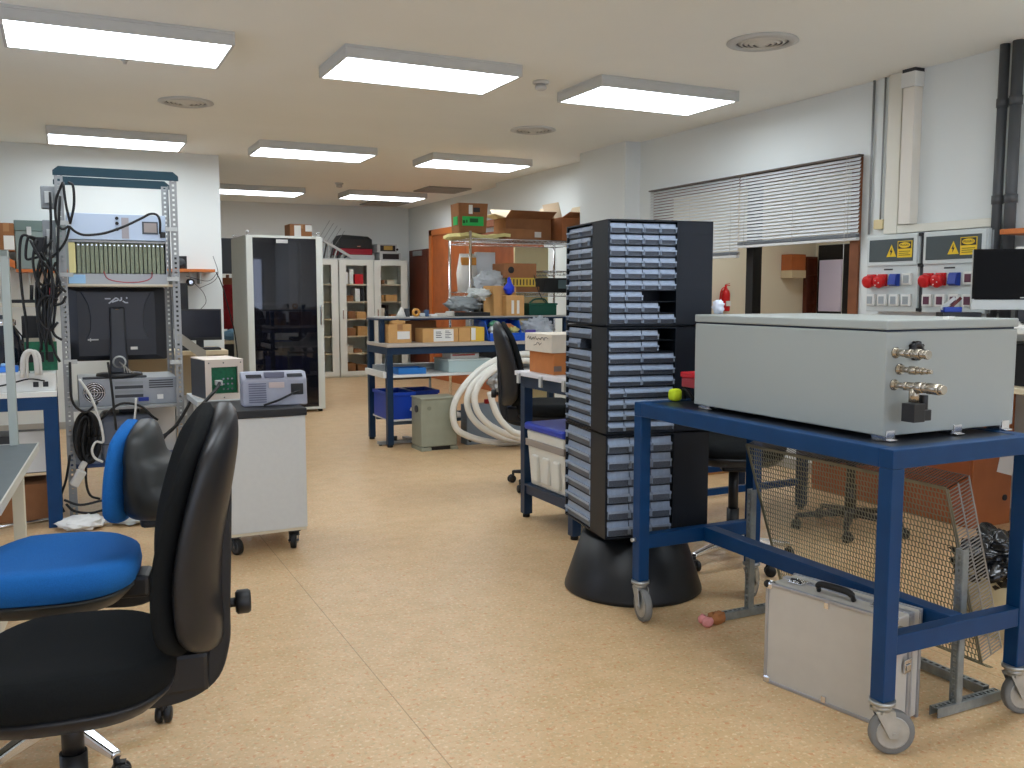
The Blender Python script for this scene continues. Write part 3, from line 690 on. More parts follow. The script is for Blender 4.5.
single_ = b.done('tissue_wad', mat('tissue', s(196, 202, 214), 0.6), loc=(2.235, 2.79, TP+0.3625)); tag(single_, 'small white crumpled tissue on the far end of the white enclosure lid, before the extinguisher', 'tissue')
# ---------------------------------------------------------------- measuring helpers: a point of the photograph at a known depth
_sy, _cy, _sp, _cp = math.sin(yaw), math.cos(yaw), math.sin(pit), math.cos(pit)
def _ray(px, py):
    a, b = (px-512)/F_PX, -(py-384)/F_PX
    return V((_sy*_cp + a*_cy + b*_sy*_sp, _cy*_cp - a*_sy + b*_cy*_sp, -_sp + b*_cp))
def at(px, py, y):
    d = _ray(px, py); t = y/d.y; return V((t*d.x, y, 1.35 + t*d.z))
def atx(px, py, x):
    d = _ray(px, py); t = x/d.x; return V((x, t*d.y, 1.35 + t*d.z))
def path(pts, y): return [at(p[0], p[1], y + (p[2] if len(p) > 2 else 0)) for p in pts]
def single(name, label, cat, mb, m, bevel=0.0, group=None, loc=(0,0,0), rz=0.0, rot=None):
    return tag(mb.done(name, m, None, bevel, loc, rz, rot=rot), label, cat, group)

def carton(label, loc, w, d, h, rz=0.0, m=CARD, tape=True, sticker=None, flaps=None, group=None, name='cardboard_box', smat=PAPER):
    """cardboard box: body, tape and stickers; local origin at its near left bottom corner"""
    t = thing(name, label, 'box', loc, rz, group)
    b = MB()
    if flaps:
        k = 0.004
        b.box(0, w, 0, k, 0, h).box(0, w, d-k, d, 0, h).box(0, k, k, d-k, 0, h).box(w-k, w, k, d-k, 0, h).box(0, w, 0, d, 0, k)
        b.done('body', m, t)
        PALE = mat('pale_inner_card', s(214, 196, 168), 0.85, spec=0.2)
        for nm, p, q, v_, ln in (('flap', (0,0,h), (w,0,h), V((0,-0.75,flaps[0])), d*0.48), ('flap', (0,d,h), (w,d,h), V((0,0.75,flaps[1])), d*0.48), ('flap', (0,0,h), (0,d,h), V((-0.9,0,flaps[2])), d*0.45), ('flap', (w,0,h), (w,d,h), V((0.9,0,flaps[3])), d*0.45)):
            v_ = v_.normalized()*ln; p, q = V(p), V(q)
            MB().sheet([[p, q], [p+v_, q+v_]], 0.004, False).done(nm, m if v_.y < -0.01 else PALE, t)
    else:
        b.box(0, w, 0, d, 0, h); b.done('body', m, t, 0.003)
        if tape: MB().box(w/2-0.025, w/2+0.025, -0.0006, d+0.0006, h*0.7, h+0.0006).done('tape', mat('brown_tape', s(170, 122, 76), 0.35), t)
    for i, (x0, x1, z0, z1) in enumerate(sticker or []):
        MB().box(x0*w, x1*w, -0.0015, 0.0, z0*h, z1*h).done('sticker', smat, t)
    return t

# ---------------------------------------------------------------- slotted angle rack with teal braces
TEAL = mat('teal_paint', s(10, 48, 60), 0.45)
RY0, RY1, RX0, RX1 = 6.0, 6.5, 0.0, 0.665
rack = thing('slotted_angle_rack', 'tall open equipment rack of slotted grey angle with teal top braces', 'rack', (RX0, RY0, 0))
RW, RD, RH = RX1-RX0, RY1-RY0, 2.05
def angle_post(x, y, dx, dy):
    b = MB(); t_ = 0.003; w_ = 0.042
    for (ux, uy) in ((dx, 0), (0, dy)):
        n = 70
        for f0, f1 in ((0, 0.34), (0.66, 1.0)):
            x0, x1 = sorted((x+ux*w_*f0, x+ux*w_*f1)); y0, y1 = sorted((y+uy*w_*f0, y+uy*w_*f1))
            b.box(x0 - (t_ if ux == 0 else 0), x1, y0 - (t_ if uy == 0 else 0), y1, 0, RH)
        for k in range(n+1):
            z = RH*k/n; x0, x1 = sorted((x+ux*w_*0.34, x+ux*w_*0.66)); y0, y1 = sorted((y+uy*w_*0.34, y+uy*w_*0.66))
            b.box(x0 - (t_ if ux == 0 else 0), x1, y0 - (t_ if uy == 0 else 0), y1, max(0, z-0.008), min(RH, z+0.008))
    return b
for x, y, dx, dy in ((0, 0, 1, 1), (RW, 0, -1, 1), (0, RD, 1, -1), (RW, RD, -1, -1)):
    angle_post(x, y, dx, dy).done('corner_post', STEELG, rack)
for yy in (-0.006, RD):
    MB().prism([(-0.01, RH-0.018), (RW+0.01, RH-0.018), (RW+0.01, RH+0.01), (RW-0.02, RH+0.035), (0.02, RH+0.035), (-0.01, RH+0.01)], yy, yy+0.006, 'y').done('top_brace', TEAL, rack)
for xx in (0.004, RW-0.01):
    for zz in (0.34, 0.68, 1.41): MB().box(xx, xx+0.006, 0.0, RD, zz, zz+0.035).done('side_rail', STEELG, rack)
for zz in (1.73, 1.43, 0.92):
    MB().box(RW-0.075, RW-0.005, -0.012, -0.004, zz, zz+0.024).done('bracket_clip', LGREY, rack)
    MB().box(0.005, 0.075, -0.012, -0.004, zz+0.02, zz+0.044).done('bracket_clip', LGREY, rack)
SH = mat('rack_shelf_blue', s(28, 56, 100), 0.45)
MB().box(0.0, RW, 0.0, RD, 0.310, 0.335).done('bottom_shelf', SH, rack, 0.003)
MB().box(0.0, RW, 0.0, RD, 0.655, 0.672).done('middle_shelf', STEELG, rack, 0.002)
MB().box(0.0, RW, 0.0, RD, 1.395, 1.408).done('upper_shelf', mat('cream_shelf', s(204, 192, 168), 0.5), rack, 0.002)
# equipment in the rack
CHS = mat('chassis_pale_blue', s(186, 200, 218), 0.35, 0.25)
t = thing('instrument_chassis', 'pale blue grey instrument chassis at the top of the teal braced rack', 'instrument', (0.05, 6.06, 1.672))
MB().box(0, 0.55, 0, 0.40, 0, 0.155).done('case', CHS, t, 0.003)
MB().box(0.415, 0.505, -0.003, 0.001, 0.04, 0.115).done('window_frame', mat('chassis_dark', s(70, 74, 80), 0.4), t)
MB().box(0.425, 0.497, -0.005, -0.002, 0.05, 0.107).done('grille_plate', mat('chassis_taupe', s(160, 150, 146), 0.5), t)
MB().box(0.30, 0.34, -0.004, 0.0, 0.01, 0.135).done('connector_strip', mat('strip_grey', s(166, 160, 164), 0.5), t)
for z in (0.065, 0.10, 0.13): MB().cyl((0.275, -0.008, z), (0.275, 0.0, z), 0.010, n=12).done('socket', BLACKP, t)
MB().box(0.515, 0.545, -0.03, 0.0, 0.02, 0.055).done('plug', BLACKP, t, 0.003)
t = thing('card_cage', 'open card cage holding a row of grey green circuit cards, under the pale chassis', 'card cage', (0.05, 6.06, 1.4085))
MB().box(0, 0.55, 0.0, 0.38, 0, 0.012).box(0, 0.55, 0.0, 0.38, 0.248, 0.260).box(0, 0.006, 0, 0.38, 0.012, 0.248).box(0.544, 0.55, 0, 0.38, 0.012, 0.248).box(0.006, 0.544, 0.36, 0.38, 0.012, 0.248).done('frame', STEELG, t)
MB().box(0.0, 0.55, -0.006, 0.0, 0.0, 0.062).done('fan_panel', mat('panel_grey', s(158, 160, 162), 0.4, 0.4), t)
MB().box(0.0, 0.09, -0.008, -0.006, 0.004, 0.056).done('blue_label', mat('pale_blue_label', s(150, 190, 226), 0.5), t)
MB().box(0.006, 0.042, 0.002, 0.3, 0.066, 0.245).done('blank_plate', mat('pale_yellow_plate', s(226, 214, 150), 0.5), t)
CARDM = mat('card_front', s(128, 134, 112), 0.45, 0.3, var=0.15, scale=70)
for k in range(20):
    x = 0.050 + k*0.0245
    c = MB().box(x, x+0.019, 0.004, 0.012, 0.066, 0.244).box(x+0.008, x+0.010, 0.012, 0.30, 0.07, 0.24).done('circuit_card', CARDM, t)
    MB().cyl((x+0.0095, -0.002, 0.232), (x+0.0095, 0.005, 0.232), 0.0045, n=8).done('card_screw', CHROME, c)
MB().tube([(0.19, -0.012, 0.075), (0.215, -0.03, 0.03), (0.30, -0.035, 0.012), (0.40, -0.03, 0.016), (0.455, -0.02, 0.04), (0.46, -0.01, 0.075)], 0.003, 6, 4).done('red_lead', mat('red_wire', s(150, 50, 56), 0.5), t)
# monitor seen from behind
t = thing('computer_monitor', 'black monitor seen from behind with white logo, on the shelf of the slotted rack', 'monitor', (0.31, 6.12, 0.672))
MB().lathe([(0.13, 0.172), (0.135, 0.178), (0.13, 0.192), (0.05, 0.20)], (0, 0.05, 0), n=32).done('stand_base', BLACKP, t)
b = MB(); b.loft([[(-0.055, 0.06, 0.19), (0.055, 0.06, 0.19), (0.055, 0.0, 0.19), (-0.055, 0.0, 0.19)], [(-0.045, 0.06, 0.42), (0.045, 0.06, 0.42), (0.045, 0.01, 0.42), (-0.045, 0.01, 0.42)], [(-0.045, 0.08, 0.60), (0.045, 0.08, 0.60), (0.045, 0.03, 0.60), (-0.045, 0.03, 0.60)]], sm=False)
b.done('stand_column', mat('column_black', s(40, 42, 48), 0.35), t, 0.012)
MB().lathe([(0.036, 0.0), (0.040, 0.006), (0.030, 0.012)], (0, 0.004, 0.262), (0,-1,0), 22, cap=False).done('cable_ring', LGREY, t)
MB().lathe([(0.001, 0.006), (0.022, 0.006), (0.024, 0.0)], (0, 0.034, 0.565), (0,-1,0), 22).done('release_button', CHROME, t)
b = MB()
b.loft([[(-0.285, 0.10, 0.268), (0.285, 0.10, 0.268), (0.285, 0.10, 0.720), (-0.285, 0.10, 0.720)], [(-0.285, 0.075, 0.268), (0.285, 0.075, 0.268), (0.285, 0.075, 0.720), (-0.285, 0.075, 0.720)], [(-0.22, 0.048, 0.30), (0.22, 0.048, 0.30), (0.22, 0.048, 0.700), (-0.22, 0.048, 0.700)]], sm=False)
b.done('back_cover', mat('monitor_black', s(34, 36, 42), 0.4, bump=0.05, bscale=600), t, 0.01)
MB().box(-0.283, 0.283, 0.10, 0.112, 0.27, 0.718).done('screen', SCREEN, t)
b = MB()   # the raised middle panel with curved sides
L_ = [(-0.20, 0.69), (-0.165, 0.62), (-0.15, 0.54), (-0.155, 0.46), (-0.18, 0.40)]
pl = L_ + [(-x, z) for x, z in reversed(L_)]
b.loft([[(x, 0.050, z) for x, z in pl], [(x*0.97, 0.040, z) for x, z in pl]], sm=False); b.done('centre_panel', mat('monitor_centre', s(48, 50, 58), 0.4), t)
MB().box(-0.17, -0.11, 0.036, 0.042, 0.396, 0.404).box(-0.158, -0.152, 0.035, 0.042, 0.390, 0.410).done('lock_slot', LGREY, t)
MB().box(0.07, 0.11, 0.036, 0.048, 0.335, 0.352).done('white_label', PAPER, t)
g_ = MB(); sc = 0.0060/25.6; ox, oz = 440, 265
for st in ([(160,225),(300,225)], [(250,350),(430,200),(500,250)], [(330,315),(485,262)], [(560,185),(560,268),(505,272)], [(690,185),(690,225)], [(590,285),(650,328),(720,330)]):
    P = [V(((x-ox)*sc, 0.039, 0.640-(y-oz)*sc)) for x, y in st]
    for p, q in zip(P, P[1:]): g_.bar(p, q, 0.002, 0.008, (0,0,1) if abs((q-p).normalized().z) < 0.9 else (1,0,0))
g_.done('logo', mat('logo_silver', s(200, 206, 216), 0.4), t)
for k in range(5):
    MB().tube([(0.0+0.004*k, -0.002, 0.262-0.006*k), (0.02+0.012*k, -0.03, 0.24-0.01*k), (0.03+0.018*k, -0.035, 0.16), (0.035+0.014*k, 0.0, 0.05), (0.06+0.02*k, 0.02, 0.02)], 0.0035, 6, 4).done('signal_lead', mat('grey_lead', s(150, 146, 138), 0.5), t)
# desktop computer lying on the middle shelf, its back to the camera
t = thing('desktop_computer', 'grey desktop computer lying flat with its fan and ports facing out, under the black monitor', 'computer', (0.075, 6.06, 0.6725))
MB().box(0, 0.56, 0, 0.42, 0, 0.165).done('case', mat('computer_grey', s(150, 154, 158), 0.4, 0.4, var=0.06, scale=20), t, 0.004)
f = MB().cyl((0.085, -0.004, 0.085), (0.085, 0.0, 0.085), 0.062, n=28).done('fan_grille', BLACKP, t)
b = MB()
for r in (0.02, 0.033, 0.046, 0.058): b.lathe([(r-0.0022, -0.0075), (r, -0.009), (r+0.0022, -0.0075), (r, -0.004), (r-0.0022, -0.0075)], (0.085, -0.012, 0.085), (0,1,0), 24, cap=False)
b.box(0.083, 0.087, -0.007, -0.004, 0.028, 0.142).box(0.028, 0.142, -0.007, -0.004, 0.083, 0.087).done('fan_guard', CHROME, f)
for k in range(5): MB().box(0.20, 0.36, -0.004, 0.0, 0.02+k*0.027, 0.038+k*0.027).done('port_slot', DGREY if k % 2 else GREYP, t)
for r in range(4):
    for c in range(1): MB().box(0.395, 0.535, -0.003, 0.0, 0.10+r*0.014, 0.107+r*0.014).done('vent_slot', DGREY, t)
MB().box(0.44, 0.475, -0.006, 0.0, 0.03, 0.058).done('white_port', PAPER, t); MB().box(0.33, 0.39, -0.022, 0.0, 0.022, 0.045).done('blue_plug', mat('blue_plug', s(32, 52, 140), 0.5), t, 0.003)
t = thing('keyboard', 'dark keyboard lying on the grey desktop computer below the monitor', 'keyboard', (0.10, 6.07, 0.838))
MB().box(0, 0.36, 0.0, 0.05, 0, 0.012).done('body', DGREY, t, 0.003)
# box printer, white board and cable coil on the bottom shelf
t = thing('laser_printer', 'blue grey box printer on the bottom shelf of the slotted rack', 'printer', (0.19, 6.05, 0.335))
MB().loft([[(0,0,0), (0.30,0,0), (0.30,0.36,0), (0,0.36,0)], [(0,0,0.24), (0.30,0,0.24), (0.30,0.36,0.24), (0,0.36,0.24)], [(0.02,0.02,0.275), (0.28,0.02,0.275), (0.28,0.34,0.275), (0.02,0.34,0.275)]], sm=False).done('case', mat('printer_blue_grey', s(104, 112, 128), 0.45), t, 0.012)
MB().box(0.12, 0.21, -0.003, 0.001, 0.11, 0.20).done('opening', BLACKP, t); MB().box(0.0, 0.30, -0.004, 0.0, 0.100, 0.106).done('seam', DGREY, t); MB().box(0.17, 0.24, -0.003, 0.001, 0.02, 0.075).done('lower_opening', BLACKP, t)
single('metal_sheet', 'white metal sheet standing behind the printer on the rack bottom shelf', 'panel', MB().box(0.45, 0.64, 6.30, 6.32, 0.336, 0.64), mat('warm_white_panel', s(232, 226, 216), 0.5), 0.002)
b = MB()
for k in range(11):
    P = [(0.11 + 0.070*math.cos(q)*(1-0.09*k), 5.965+0.004*k+0.010*math.sin(3*q+k), 0.50 + 0.155*math.sin(q)*(1-0.03*k)) for q in [2*PI*i/16 for i in range(17)]]
    b.tube(P, 0.009, 8, 3)
single('cable_coil', 'hank of coiled black cable hanging at the left post of the slotted rack', 'cable', b, CABLE)
b = MB(); b.box(0.30, 0.42, 6.20, 6.26, 0.61, 0.652)
single('power_block', 'small black power supply block hanging under the computer shelf', 'power supply', b, BLACKP, 0.005)
# grey socket boxes on the side of the rack
for (p, q, lb) in (((40, 186), (57, 209), 'upper grey socket box on the left side of the slotted rack'), ((42, 220), (57, 258), 'lower grey socket box on the left side of the slotted rack')):
    A_, B_ = at(*p, 6.05), at(*q, 6.05)
    t = thing('socket_box', lb, 'socket box', (A_.x, 6.03, B_.z))
    MB().box(0, B_.x-A_.x, 0, 0.07, 0, A_.z-B_.z).done('housing', GREYP, t, 0.006); MB().box(0.02, B_.x-A_.x-0.02, -0.012, 0.0, 0.03, (A_.z-B_.z)*0.75).done('cover', LGREY, t, 0.003)
A_ = at(33, 242, 5.97)
single('power_adapter', 'black power adapter plugged in beside the lower grey socket box', 'power adapter', MB().box(A_.x, A_.x+0.07, 5.97, 6.03, A_.z-0.07, A_.z+0.03), BLACKP, 0.006)
# loose black cables around the rack
cabs = [[(50,192),(51,230),(49,275),(46,320),(47,360)], [(63,182),(56,200),(56,220),(62,229),(69,226)], [(63,182),(66,205),(70,222)], [(68,182),(73,186),(74,205),(70,224)], [(69,226),(76,232),(86,235),(105,233),(125,226),(142,218),(150,214),(157,215),(160,222),(160,234)],
        [(70,226),(66,240),(58,252),(48,262),(44,285),(40,300)], [(38,242),(24,235),(20,245),(20,270),(23,300),(27,330),(28,370),(34,398)], [(36,238),(28,238),(26,258),(34,258),(44,255)], [(36,240),(33,262),(38,285),(44,300),(46,330)], [(30,240),(40,258),(50,270),(54,290),(50,320),(46,345)],
        [(44,255),(42,268),(36,290),(38,320),(42,350)], [(52,268),(40,266),(37,280),(47,287),(55,284)], [(55,284),(44,286),(40,300),(40,325),(45,340)], [(66,292),(58,286),(52,293),(54,304),(62,303),(66,296)], [(50,250),(52,285),(48,320),(54,350),(60,362)], [(70,362),(72,400),(84,412),(92,408),(98,402)],
        [(60,196),(58,240),(57,280),(55,310),(53,330)], [(52,240),(44,252),(38,270),(41,300),(47,318),(50,345)], [(40,252),(48,262),(56,272),(60,288),(50,296),(44,310),(46,340)], [(58,300),(46,296),(38,306),(40,322),(50,330),(58,322)], [(56,262),(50,276),(44,292),(47,310),(44,330),(40,352)],
        [(62,290),(54,302),(50,318),(54,334),(62,340)], [(46,236),(42,262),(47,288),(42,318),(47,352)], [(200,372),(196,388),(186,410),(172,430),(155,440)], [(178,424),(165,436),(155,452)], [(100,420),(120,404),(140,406),(152,416),(158,420)], [(165,455),(160,470),(150,476),(146,470)], [(108,362),(112,390),(116,430)], [(66,504),(74,511),(90,513),(104,510)], [(64,500),(80,505),(100,501),(108,500)], [(87,455),(86,480),(90,495),(100,499)],
        [(70,455),(66,480),(60,500),(64,512)]]
for k, pts in enumerate(cabs):
    y_ = 5.93 - 0.012*(k % 5)
    single('loose_cable', 'loose black cable hanging among others around the slotted equipment rack', 'cable', MB().tube(path(pts, y_), 0.0074 if k not in (23, 24) else 0.010, 7, 5), CABLE, group='black cables around the slotted rack')
single('white_cable', 'white cable hanging in a long loop below the computer in the rack', 'cable', MB().tube(path([(79,379),(90,395),(98,415),(102,430),(103,442),(96,442),(92,450),(95,458),(103,462)], 5.9), 0.0075, 7, 5), CABLEW)
single('white_cable', 'short white cable hanging beside the printer in the rack', 'cable', MB().tube(path([(136,398),(135,415),(132,430),(128,438)], 5.92), 0.006, 7, 5), CABLEW)
t = thing('cable_plug', 'white plastic plug wrapped on the foot of the left rack post', 'plug', at(78, 478, 5.9), 0.3)
MB().obox((0,0,0), (0.05, 0.04, 0.10), (0.2, 0.5, 0)).done('body', CABLEW, t, 0.008); MB().obox((0.03,0,0.07), (0.03, 0.03, 0.05), (0.2, 0.5, 0)).done('tip', CABLEW, t, 0.005)
# papers and bag on the floor behind the blue chair
b = wrinkled((0.06, 5.80, 0.032), (0.12, 0.13, 0.035), 0.3, 2.4, 8)
single('paper_bag', 'crumpled white paper bag on the floor below the slotted rack', 'bag', b, PAPER)
b = wrinkled((0.36, 5.82, 0.037), (0.15, 0.14, 0.04), 0.3, 2.6, 9)
single('plastic_bag', 'whitish translucent plastic bag on the floor beside the slotted rack', 'bag', b, mat('plastic_film', s(206, 214, 212), 0.25, spec=0.6))

# ---------------------------------------------------------------- left workbench and its clutter
lb_ = thing('workbench', 'blue framed workbench with white top at the far left of the room', 'workbench', (-1.45, 5.85, 0))
BW, BD = 1.41, 0.70
MB().box(0, BW, 0, BD, 0.765, 0.795).done('bench_top', WHITE, lb_, 0.003)
for yy in (0.01, BD-0.07): MB().box(0, BW, yy, yy+0.06, 0.69, 0.765).done('rail', BLUE, lb_, 0.002)
for xx in (0.0, BW-0.075):
    for yy in (0.01, BD-0.085): MB().box(xx, xx+0.075, yy, yy+0.075, 0.0, 0.69).done('leg', BLUE, lb_, 0.002)
MB().box(0.075, BW-0.075, 0.3, 0.66, 0.28, 0.30).done('low_shelf', DGREY, lb_)
TB = 0.795
t = thing('bench_instrument', 'low white instrument with black sockets at the front of the left workbench', 'instrument', (-0.40, 5.90, TB))
MB().box(0, 0.36, 0, 0.22, 0, 0.105).done('case', WHITE, t, 0.004)
for xx in (0.03, 0.24, 0.29): MB().box(xx, xx+0.028, -0.008, 0.0, 0.025, 0.055).done('socket', BLACKP, t, 0.002)
MB().tube([(0.02, -0.01, 0.03), (0.12, -0.03, 0.05), (0.22, -0.035, 0.075), (0.30, -0.02, 0.06)], 0.005, 6, 4).done('lead', CABLE, t)
t = thing('open_circuit_board', 'green circuit board standing on the white instrument on the left workbench', 'circuit board', (-0.20, 6.08, TB+0.1055))
MB().box(0, 0.17, 0, 0.012, 0, 0.17).done('board', PCB, t)
for k in range(3): MB().box(0.02+k*0.05, 0.05+k*0.05, -0.012, 0.0, 0.05, 0.11).done('chip', BLACKP, t)
for k, dx in enumerate((0.0, 0.012, 0.07)):
    single('ribbon_lead', 'pale grey cable arching over the white instrument on the left workbench', 'cable', MB().tube(path([(22+dx*80, 378), (23+dx*60, 358), (29+dx*60, 351), (35+dx*60, 356), (37+dx*60, 375)], 5.86), 0.012 if k < 2 else 0.008, 8, 5), CABLEW, group='pale cables over the white instrument')
t = thing('blue_lidded_box', 'small translucent blue box at the left of the white bench instrument', 'box', (-0.345, 6.0, TB+0.1055))  # bright blue tray with a paler blue lid
MB().box(0, 0.11, 0, 0.10, 0, 0.035).done('tray', mat('bright_blue', s(60, 130, 220), 0.3), t, 0.006); MB().box(0.02, 0.09, 0.02, 0.08, 0.035, 0.05).done('lid', mat('pale_blue', s(150, 196, 236), 0.3), t, 0.006)
t = thing('glass_flask', 'dark glass bulb with shiny reflections standing at the back of the left workbench', 'flask', (-0.30, 6.265, TB))
MB().lathe([(0.06, 0.0), (0.09, 0.06), (0.105, 0.20), (0.09, 0.30), (0.05, 0.36), (0.035, 0.42), (0.04, 0.43)], n=24).done('bulb', mat('dark_glass', s(26, 32, 44), 0.05, spec=0.8), t)
MB().lathe([(0.036, 0.36), (0.055, 0.37), (0.055, 0.40), (0.036, 0.41)], n=20).done('collar', CHROME, t)
t = thing('bench_shelf', 'two level cream shelf standing at the back of the left workbench', 'shelf', (-1.3, 6.385, TB))
for zz in (0.26, 0.475): MB().box(0, 1.26, 0, 0.155, zz, zz+0.025).done('board', mat('cream_board', s(214, 204, 182), 0.5), t, 0.002)
for xx in (0.0, 0.62, 1.235): MB().box(xx, xx+0.025, 0.01, 0.15, 0.0, 0.475).done('support', LGREY, t)
single('black_amplifier', 'black amplifier box on the cream shelf of the left workbench', 'amplifier', MB().box(-0.22, -0.07, 6.39, 6.53, TB+0.2855, TB+0.42), BLACKP, 0.004)
t = thing('tool_tray', 'black tray with small tools on top of the cream bench shelf', 'tray', (-0.30, 6.40, TB+0.5002))
MB().box(0, 0.27, 0, 0.10, 0, 0.02).done('tray', BLACKP, t, 0.003)
for k, (x, h, m_) in enumerate(((0.14, 0.09, BLACKP), (0.17, 0.11, BLACKP), (0.20, 0.07, CARD), (0.22, 0.10, DGREY), (0.245, 0.085, mat('red_handle', s(170, 40, 40), 0.4)))): MB().cyl((x, 0.05, 0.02), (x+0.005, 0.05, 0.02+h), 0.011, n=10).done('tool', m_, t)
# low things under the left workbench
single('storage_carton', 'dark grey box lying under the left workbench', 'box', MB().box(-0.55, -0.12, 6.22, 6.5, 0.3005, 0.50), DGREY, 0.004)
single('leaning_white_sheet', 'white sheet leaning under the left workbench', 'sheet', MB().hexa([(-0.24, 6.06, 0.3), (-0.08, 6.06, 0.3), (-0.08, 6.09, 0.3), (-0.24, 6.09, 0.3), (-0.26, 6.15, 0.53), (-0.10, 6.15, 0.53), (-0.10, 6.18, 0.53), (-0.26, 6.18, 0.53)]), PAPER)
carton('brown cardboard box on the floor under the left workbench', (-0.48, 6.10, 0.0), 0.36, 0.3, 0.22, m=CARD2)
single('black_case', 'flat black case standing behind the brown box under the left workbench', 'case', MB().box(-0.95, -0.52, 6.15, 6.5, 0.0, 0.26), BLACKP, 0.01)
single('floor_tubes', 'thin chromed tube lying on the floor under the left workbench', 'tube', MB().cyl((-0.6, 5.9, 0.012), (-0.1, 6.05, 0.012), 0.012, n=10), CHROME)

# near left metal table with pale posts
GW, GD, GH = 0.885, 1.25, 0.72
_r = math.radians(-3.7)
_o = V((-0.113, 4.353, 0)) - Matrix.Rotation(_r, 3, 'Z') @ V((GW, GD, 0))
gt = thing('metal_table', 'grey topped metal table with cream frame cut off by the left picture edge', 'table', _o, _r)
MB().box(0, GW, 0, GD, GH-0.03, GH).done('table_top', mat('slate_top', s(98, 108, 112), 0.5, var=0.05, scale=20), gt, 0.002)
MB().box(GW, GW+0.006, 0, GD, GH-0.032, GH+0.001).box(0, GW, GD, GD+0.006, GH-0.032, GH+0.001).done('edge_strip', mat('pale_edge', s(206, 206, 196), 0.4), gt)
CREAM = mat('cream_frame', s(206, 200, 180), 0.45)
for xx in (0.03, GW-0.10):
    for yy in (0.35, GD-0.06): MB().box(xx, xx+0.045, yy, yy+0.045, 0, GH-0.03).done('leg', CREAM, gt, 0.003)
MB().box(GW-0.09, GW-0.06, 0.395, GD-0.06, 0.18, 0.22).box(GW-0.09, GW-0.06, 0.395, GD-0.06, GH-0.08, GH-0.03).done('side_rail', CREAM, gt, 0.002)
for xx in (GW-0.10, 0.1):
    MB().box(xx, xx+0.032, GD-0.04, GD-0.008, GH, 1.53).done('post', mat('pale_post', s(176, 184, 178), 0.45, 0.3), gt, 0.003)
MB().box(0.1, GW-0.07, GD-0.04, GD-0.008, 1.50, 1.53).done('post_rail', mat('pale_post', s(176, 184, 178), 0.45, 0.3), gt, 0.003)

# ---------------------------------------------------------------- partition wall: shelf boards and cabinets
SHW = mat('orange_shelf', s(200, 112, 52), 0.45, var=0.1, scale=6)
t = thing('wall_shelf', 'long orange wooden wall shelf on the left partition behind the cables', 'shelf', (-0.365, 9.93, 1.555))
MB().box(0, 0.885, 0, 0.262, 0, 0.03).done('board', SHW, t, 0.003)
for xx in (0.1, 0.8): MB().box(xx, xx+0.02, 0.05, 0.262, -0.12, 0.0).done('bracket', LGREY, t)
t = thing('wall_shelf', 'orange wooden wall shelf on the partition to the right of the slotted rack', 'shelf', (0.75, 9.93, 1.575))
MB().box(0, 0.70, 0, 0.262, 0, 0.03).done('board', SHW, t, 0.003)
for xx in (0.1, 0.55): MB().box(xx, xx+0.02, 0.05, 0.262, -0.12, 0.0).done('bracket', LGREY, t)
t = thing('storage_cabinet', 'grey green storage case standing on the orange shelf behind the black cables', 'cabinet', (-0.36, 9.95, 1.5855))
MB().box(0, 0.46, 0, 0.22, 0, 0.36).done('body', mat('grey_green', s(128, 142, 138), 0.5), t, 0.006); MB().box(-0.004, 0.464, -0.006, 0.22, 0.36, 0.46).done('lid', mat('grey_green_lid', s(104, 122, 118), 0.5), t, 0.006)
for xx in (0.1, 0.33): MB().box(xx, xx+0.04, -0.012, 0.0, 0.32, 0.40).done('clasp', LGREY, t, 0.002)
carton('small cardboard box with white label on a board at the far left edge', (-0.49, 9.90, 1.752), 0.125, 0.15, 0.26, m=CARD2, sticker=[(0.3, 1.0, 0.05, 0.55)])
t = thing('tilted_board', 'tilted orange wooden board with bracket at the far left below the small cardboard box', 'board', (-0.52, 9.88, 1.66))
MB().hexa([(0,0,0), (0.15,0,-0.07), (0.15,0.3,-0.07), (0,0.3,0), (0,0,0.09), (0.15,0,0.0), (0.15,0.3,0.0), (0,0.3,0.09)]).done('board', SHW, t, 0.003)
MB().bar((0.02, 0.28, -0.06), (0.10, 0.28, -0.075), 0.02).done('bracket', LGREY, t)
t = thing('loudspeaker', 'small black loudspeaker standing on the right hand orange shelf', 'loudspeaker', (1.06, 9.97, 1.6055))
MB().box(0, 0.12, 0, 0.13, 0, 0.13).done('box', BLACKP, t, 0.004); MB().lathe([(0.045, 0), (0.048, 0.004), (0.02, 0.008)], (0.06, 0, 0.06), (0,-1,0), 20).done('cone', DGREY, t)
t = thing('web_camera', 'small black camera hanging under the right hand orange shelf', 'camera', (1.21, 10.0, 1.50))
MB().cyl((0, 0, 0.0), (0, 0, 0.075), 0.012, n=10).done('stem', LGREY, t); MB().ell((0,0,-0.03), (0.045, 0.045, 0.04), 16, 10).done('head', BLACKP, t); MB().cyl((0, -0.044, -0.03), (0, -0.055, -0.03), 0.02, n=16).done('lens', CHROME, t)
for k, pts in enumerate(([(216,272),(222,285),(229,310),(235,335),(238,362)], [(193,282),(203,292),(206,302),(200,310)], [(186,276),(208,281),(218,272)], [(213,256),(218,272),(214,281),(200,288)])):
    single('hanging_wire', 'thin dark wire hanging from the right hand orange shelf on the partition', 'wire', MB().tube(path(pts, 9.86 - 0.6*(k == 0)), 0.006 if k == 0 else 0.003, 6, 5), CABLE, group='wires under the right hand shelf')
